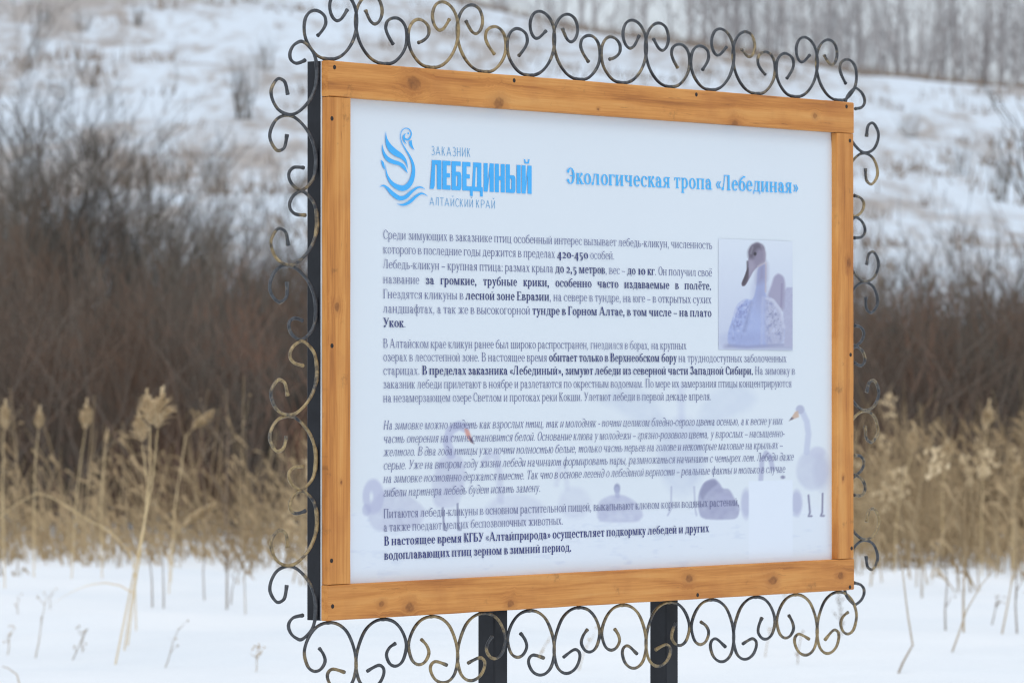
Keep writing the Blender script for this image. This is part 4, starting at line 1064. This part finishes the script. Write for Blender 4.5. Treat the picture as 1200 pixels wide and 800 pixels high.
for i, (fx, fy, tx, ty, tw, lab) in enumerate([
    (40, 776, 55, 700, 2, 'faint thin stalk in the snow at the left'), (56, 725, 62, 690, 2, 'short thin stalk on the left snow drift'),
    (80, 780, 104, 735, 7, 'slanting seed weed in the snow left of the tallest reed'), (8, 768, 14, 738, 9, 'branching dead weed at the left edge'),
    (20, 728, 22, 700, 2, 'single short twig by the left drift'), (95, 770, 99, 745, 5, 'small seedy tuft left of the tallest reed foot'),
    (190, 790, 210, 735, 3, 'thin stalk in the snow right of the tallest reed foot'), (205, 760, 200, 748, 4, 'tiny weed tuft in the snow right of the tallest reed'),
    (298, 798, 304, 752, 12, 'wispy feathery weed in the snow left of the board corner'), (620, 792, 645, 745, 4, 'thin bent stalk in the snow between the two posts'),
    (672, 798, 690, 752, 3, 'faint twig in the snow below the board centre'), (985, 760, 984, 690, 14, 'feathery dead weed behind the lower right scrolls'),
    (890, 790, 905, 735, 2, 'thin twig below the lower right planks'), (930, 798, 940, 740, 2, 'faint pale twig below the right part of the board')]):
    stalk((fx, fy), [((fx * 2 + tx) / 3 + 1, (fy * 2 + ty) / 3), ((fx + tx * 2) / 3 - 1, (fy + ty * 2) / 3), (tx, ty)], .0036, lab, twigs=max(2, int(tw * .6)), mat='straw_dull', cat='weed', seed=i * 13)
# a curved twig at the lower left corner
stalk((26, 806), [(20, 790), (10, 782), (3, 780)], .004, 'curved brown twig in the lower left corner', mat='straw_dull', D=20.5)

# reed bed and fallen dry grass: beyond counting
def reed_bed():
    r = random.Random(11); mb = MB(); pb = MB(); lb = MB()
    def one(px, D, h, rad, lean, mbx):
        x = wx(px, D); z = gz(x, D) - .03; k = r.uniform(.1, .5)
        p = Vector((x, D, z)); d = Vector((lean, r.uniform(-.15, .15), 1)); pts = [p.copy()]
        for i in range(4): p = p + d.normalized() * h / 4; pts.append(p.copy()); d = d + Vector((lean * k, 0, -.06))
        mbx.tube(pts, [rad, rad, rad * .8, rad * .6, rad * .3], 3); return pts
    for i in range(4300):
        px = r.uniform(-120, 1330)
        if 420 < px < 940 and r.random() < .6: continue
        if px < 600 and r.random() < .62: continue
        D = 34.9 + gnoise(px / 40.0, 0.0, 1.6, 61) * 1.6 + r.random() ** 1.1 * 7
        if r.random() < .045 and gnoise(px / 30.0, 3.0, 2.0, 63) > -.1: D = 34.5 - abs(r.gauss(0, 2.6))
        right = px > 800; h = (.2 + .95 * r.random() ** 1.7 if not right else .3 + .95 * r.random() ** 1.3) * (1.25 if r.random() < .14 else 1)
        if not right and r.random() < .3: h *= .6
        pts = one(px, D, h, r.uniform(.004, .008), r.gauss(0, .14), mb)
        # dry leaves
        for q in range(2):
            b = pts[r.randrange(0, 4)]; s = r.choice((-1, 1)); l = r.uniform(.15, .42); dx = s * l * r.uniform(.3, .8)
            c = b + Vector((dx * .5, r.uniform(-.1, .1), l * .45)); e_ = b + Vector((dx, 0, l * r.uniform(-.1, .55))); w = .008
            lb.poly([tuple(b), tuple(c + Vector((w, 0, w))), tuple(e_), tuple(c - Vector((w, 0, w)))])
        if r.random() < (.018 if right else .008):
            t = pts[-1]
            for q in range(22):
                o = Vector((r.gauss(0, .03), r.gauss(0, .03), r.uniform(-.04, .17))); w = .014
                pb.poly([tuple(t + o), tuple(t + o + Vector((w, 0, .02))), tuple(t + o + Vector((r.uniform(-.02, .03), 0, .05))), tuple(t + o + Vector((-w, 0, .02)))])
    n0 = len(mb.v); mb.v.extend(lb.v); mb.f.extend(tuple(i + n0 for i in f) for f in lb.f)
    o = mb.build('reed_bed', M['straw_dull']); o.data.materials.append(M['plume'])
    n1 = len(mb.f)
    tag(o, 'pale dry reeds and grass standing along the edge of the snow field', 'reeds', None, 'stuff')
    p = pb.build('reed_plumes', M['plume']); tag(p, 'faded seed plumes scattered among the standing reeds', 'reed plumes', None, 'stuff')
reed_bed()
def undergrowth():
    """fine twigs filling the foot of the thicket"""
    r = random.Random(23); mb = MB()
    for i in range(15000):
        px = r.uniform(-130, 1330)
        if 430 < px < 930 and r.random() < .6: continue
        D = r.uniform(42, 60); x = wx(px, D); z = gz(x, D)
        h = r.uniform(.5, 2.0) * (1.0 if r.random() < .8 else 1.25)
        p = Vector((x, D, z + r.uniform(0, .6))); d = Vector((r.gauss(0, .35), r.gauss(0, .2), 1)).normalized()
        m_ = p + d * h * .5 + Vector((r.gauss(0, .08), 0, 0)); q = m_ + (d + Vector((r.gauss(0, .35), 0, 0))).normalized() * h * .5
        mb.tube([p, m_, q], [.011, .008, .003], 3)
    o = mb.build('undergrowth', M['twig_brown']); tag(o, 'dense brown undergrowth of thin bare twigs behind the reeds', 'undergrowth', None, 'stuff')
undergrowth()
def hill_grass():
    r = random.Random(31); mb = MB()
    P = [(r.uniform(-36, 36), r.uniform(64, 236)) for _ in range(2600)]
    for (x, y) in P:
        if gnoise(x, y * .35, 6, 51) + gnoise(x, y * .5, 2.5, 52) * .6 < r.uniform(-.16, .40): continue
        z = gz(x, y); n_ = r.randrange(5, 12); s = r.uniform(.5, 1.3)
        for k in range(n_):
            b = Vector((x + r.gauss(0, .35 * s), y + r.gauss(0, .35), z - .03)); h = r.uniform(.2, .65) * s
            t = b + Vector((r.gauss(0, .14), 0, h)); w = .03
            mb.poly([tuple(b - Vector((w, 0, 0))), tuple(b + Vector((w, 0, 0))), tuple(t)])
    # rusty grass line under the trees
    for i in range(9000):
        x = r.uniform(-34, 34); y = 224 + abs(r.gauss(0, 3.5)); z = gz(x, y); h = r.uniform(.2, .75)
        b = Vector((x, y, z - .03)); t = b + Vector((r.gauss(0, .12), 0, h)); w = .03
        mb.poly([tuple(b - Vector((w, 0, 0))), tuple(b + Vector((w, 0, 0))), tuple(t)])
    o = mb.build('hillside_grass', M['tuft']); tag(o, 'dry grass tufts poking through the snow of the hillside', 'dry grass', None, 'stuff')
hill_grass()
# single saplings and bushes on the slope
SL = [shrub_mesh('sapling_branches', 90 + i, 1.5, [.25, .7, .5][i], 10, M['twig'], .03, 4, 1) for i in range(3)]
for (px, D, s, m, lab) in [
    (284, 128, 1.15, 0, 'narrow dark sapling standing alone on the snowy slope left of the board'),
    (312, 150, .7, 1, 'small dark bush on the slope by the upper left scrolls'), (236, 200, .8, 1, 'small dark bush high on the slope, right of the others'),
    (52, 168, .5, 1, 'tiny bush high on the slope at the left'), (96, 168, .55, 1, 'low grey bush on the slope beside the tiny one'),
    (162, 170, .55, 1, 'low dark bush in the middle of the snowy slope'), (105, 112, .6, 2, 'dark bush behind the tallest left shrubs'),
    (200, 108, .7, 1, 'wide low bush on the slope above the thicket'), (258, 108, .6, 1, 'small twiggy bush on the slope right of the wide one'),
    (1174, 120, .9, 0, 'thin dark sapling alone on the right snowy slope'), (1128, 130, .6, 1, 'small bush on the right slope'),
    (182, 205, .9, 2, 'grey bush near the top of the picture, left half'), (1068, 140, .5, 1, 'faint tuft of twigs on the slope right of the board')]:
    shrub(SL[m], px, D, s, px * .3, lab)
# bare branches reaching in at the right edge
rb = random.Random(77); eb = MB()
for (y0, x1, y1) in [(190, 1168, 140), (205, 1172, 172), (215, 1160, 196), (226, 1180, 160)]:
    D = 48; a = Vector((wx(1225, D), D, wz(y0 + 60, D))); b = Vector((wx(x1, D), D, wz(y1, D)))
    branch(eb, rb, a, (b - a), (b - a).length, .018, 0, 2, .02, 5, 3, .5)
x = wx(1262, 48); base = Vector((x, 48, gz(x, 48)))
eb.tube([base - Vector((0, 0, .1)), base + Vector((.02, 0, 1.4)), Vector((wx(1225, 48), 48, wz(250, 48)))], [.045, .035, .02], 5)
o = eb.build('shrub', M['twig'])
tag(o, 'bare shrub whose thin branches reach in from the right edge', 'shrub')

# the wood on the ridge
def tree_meshes(seed, h):
    r = random.Random(seed); tb = MB(); cb = MB(); p = Vector((0, 0, -.3)); d = Vector((r.uniform(-.06, .06), 0, 1)); pts = [p.copy()]
    N = 9
    for i in range(N): p = p + d * (h / N); d = (d + Vector((r.gauss(0, .05), r.gauss(0, .05), 0))); pts.append(p.copy())
    R = h * .0105; tb.tube(pts, [R * (1 - .85 * i / N) for i in range(N + 1)], 6)
    for k in range(34):
        t = r.uniform(.04, 1) ** .9; i = min(int(t * N), N - 1); b = pts[i].lerp(pts[i + 1], t * N - i); a = r.uniform(0, 6.28)
        branch(cb, r, b, Vector((math.cos(a), math.sin(a), r.uniform(.5, 1.3))), h * r.uniform(.12, .26) * (1.15 - t * .6), R * .34 * (1.1 - t * .6), 1, 2, .2, 3, 4, .7)
    return tb.mesh('trunk', M['bark']), cb.mesh('crown', M['bark'])
TM = [tree_meshes(200 + i, [9.5, 11, 8.5, 10.5, 7.5][i]) for i in range(5)]
protos = []
def put_tree(i, x, y, s, rz, label, group):
    e = empty('bare_tree', (x, y, gz(x, y)), rz); e.scale = (s, s, s)
    link('trunk', TM[i][0], e); link('crown', TM[i][1], e); tag(e, label, 'tree', group); return e
rr = random.Random(91)
for row, y in enumerate((229, 234, 241)):
    px = 330 + row * 7
    while px < 1330:
        dens = .35 if px < 480 else (.8 if px < 800 else 2.2)
        y_ = y + rr.uniform(-2, 2)
        right = px > 800
        put_tree(rr.randrange(5), wx(px, y_), y_, rr.uniform(.7, 1.1), rr.uniform(0, 6.28),
                 'bare grey tree in the dense wood on the ridge at upper right' if right else 'bare tree in the thin row on the ridge behind the top scrolls',
                 'trees of the dense wood on the right ridge' if right else 'trees of the thin row on the ridge')
        px += rr.uniform(26, 50) / dens
print('objects', len(scene.objects))
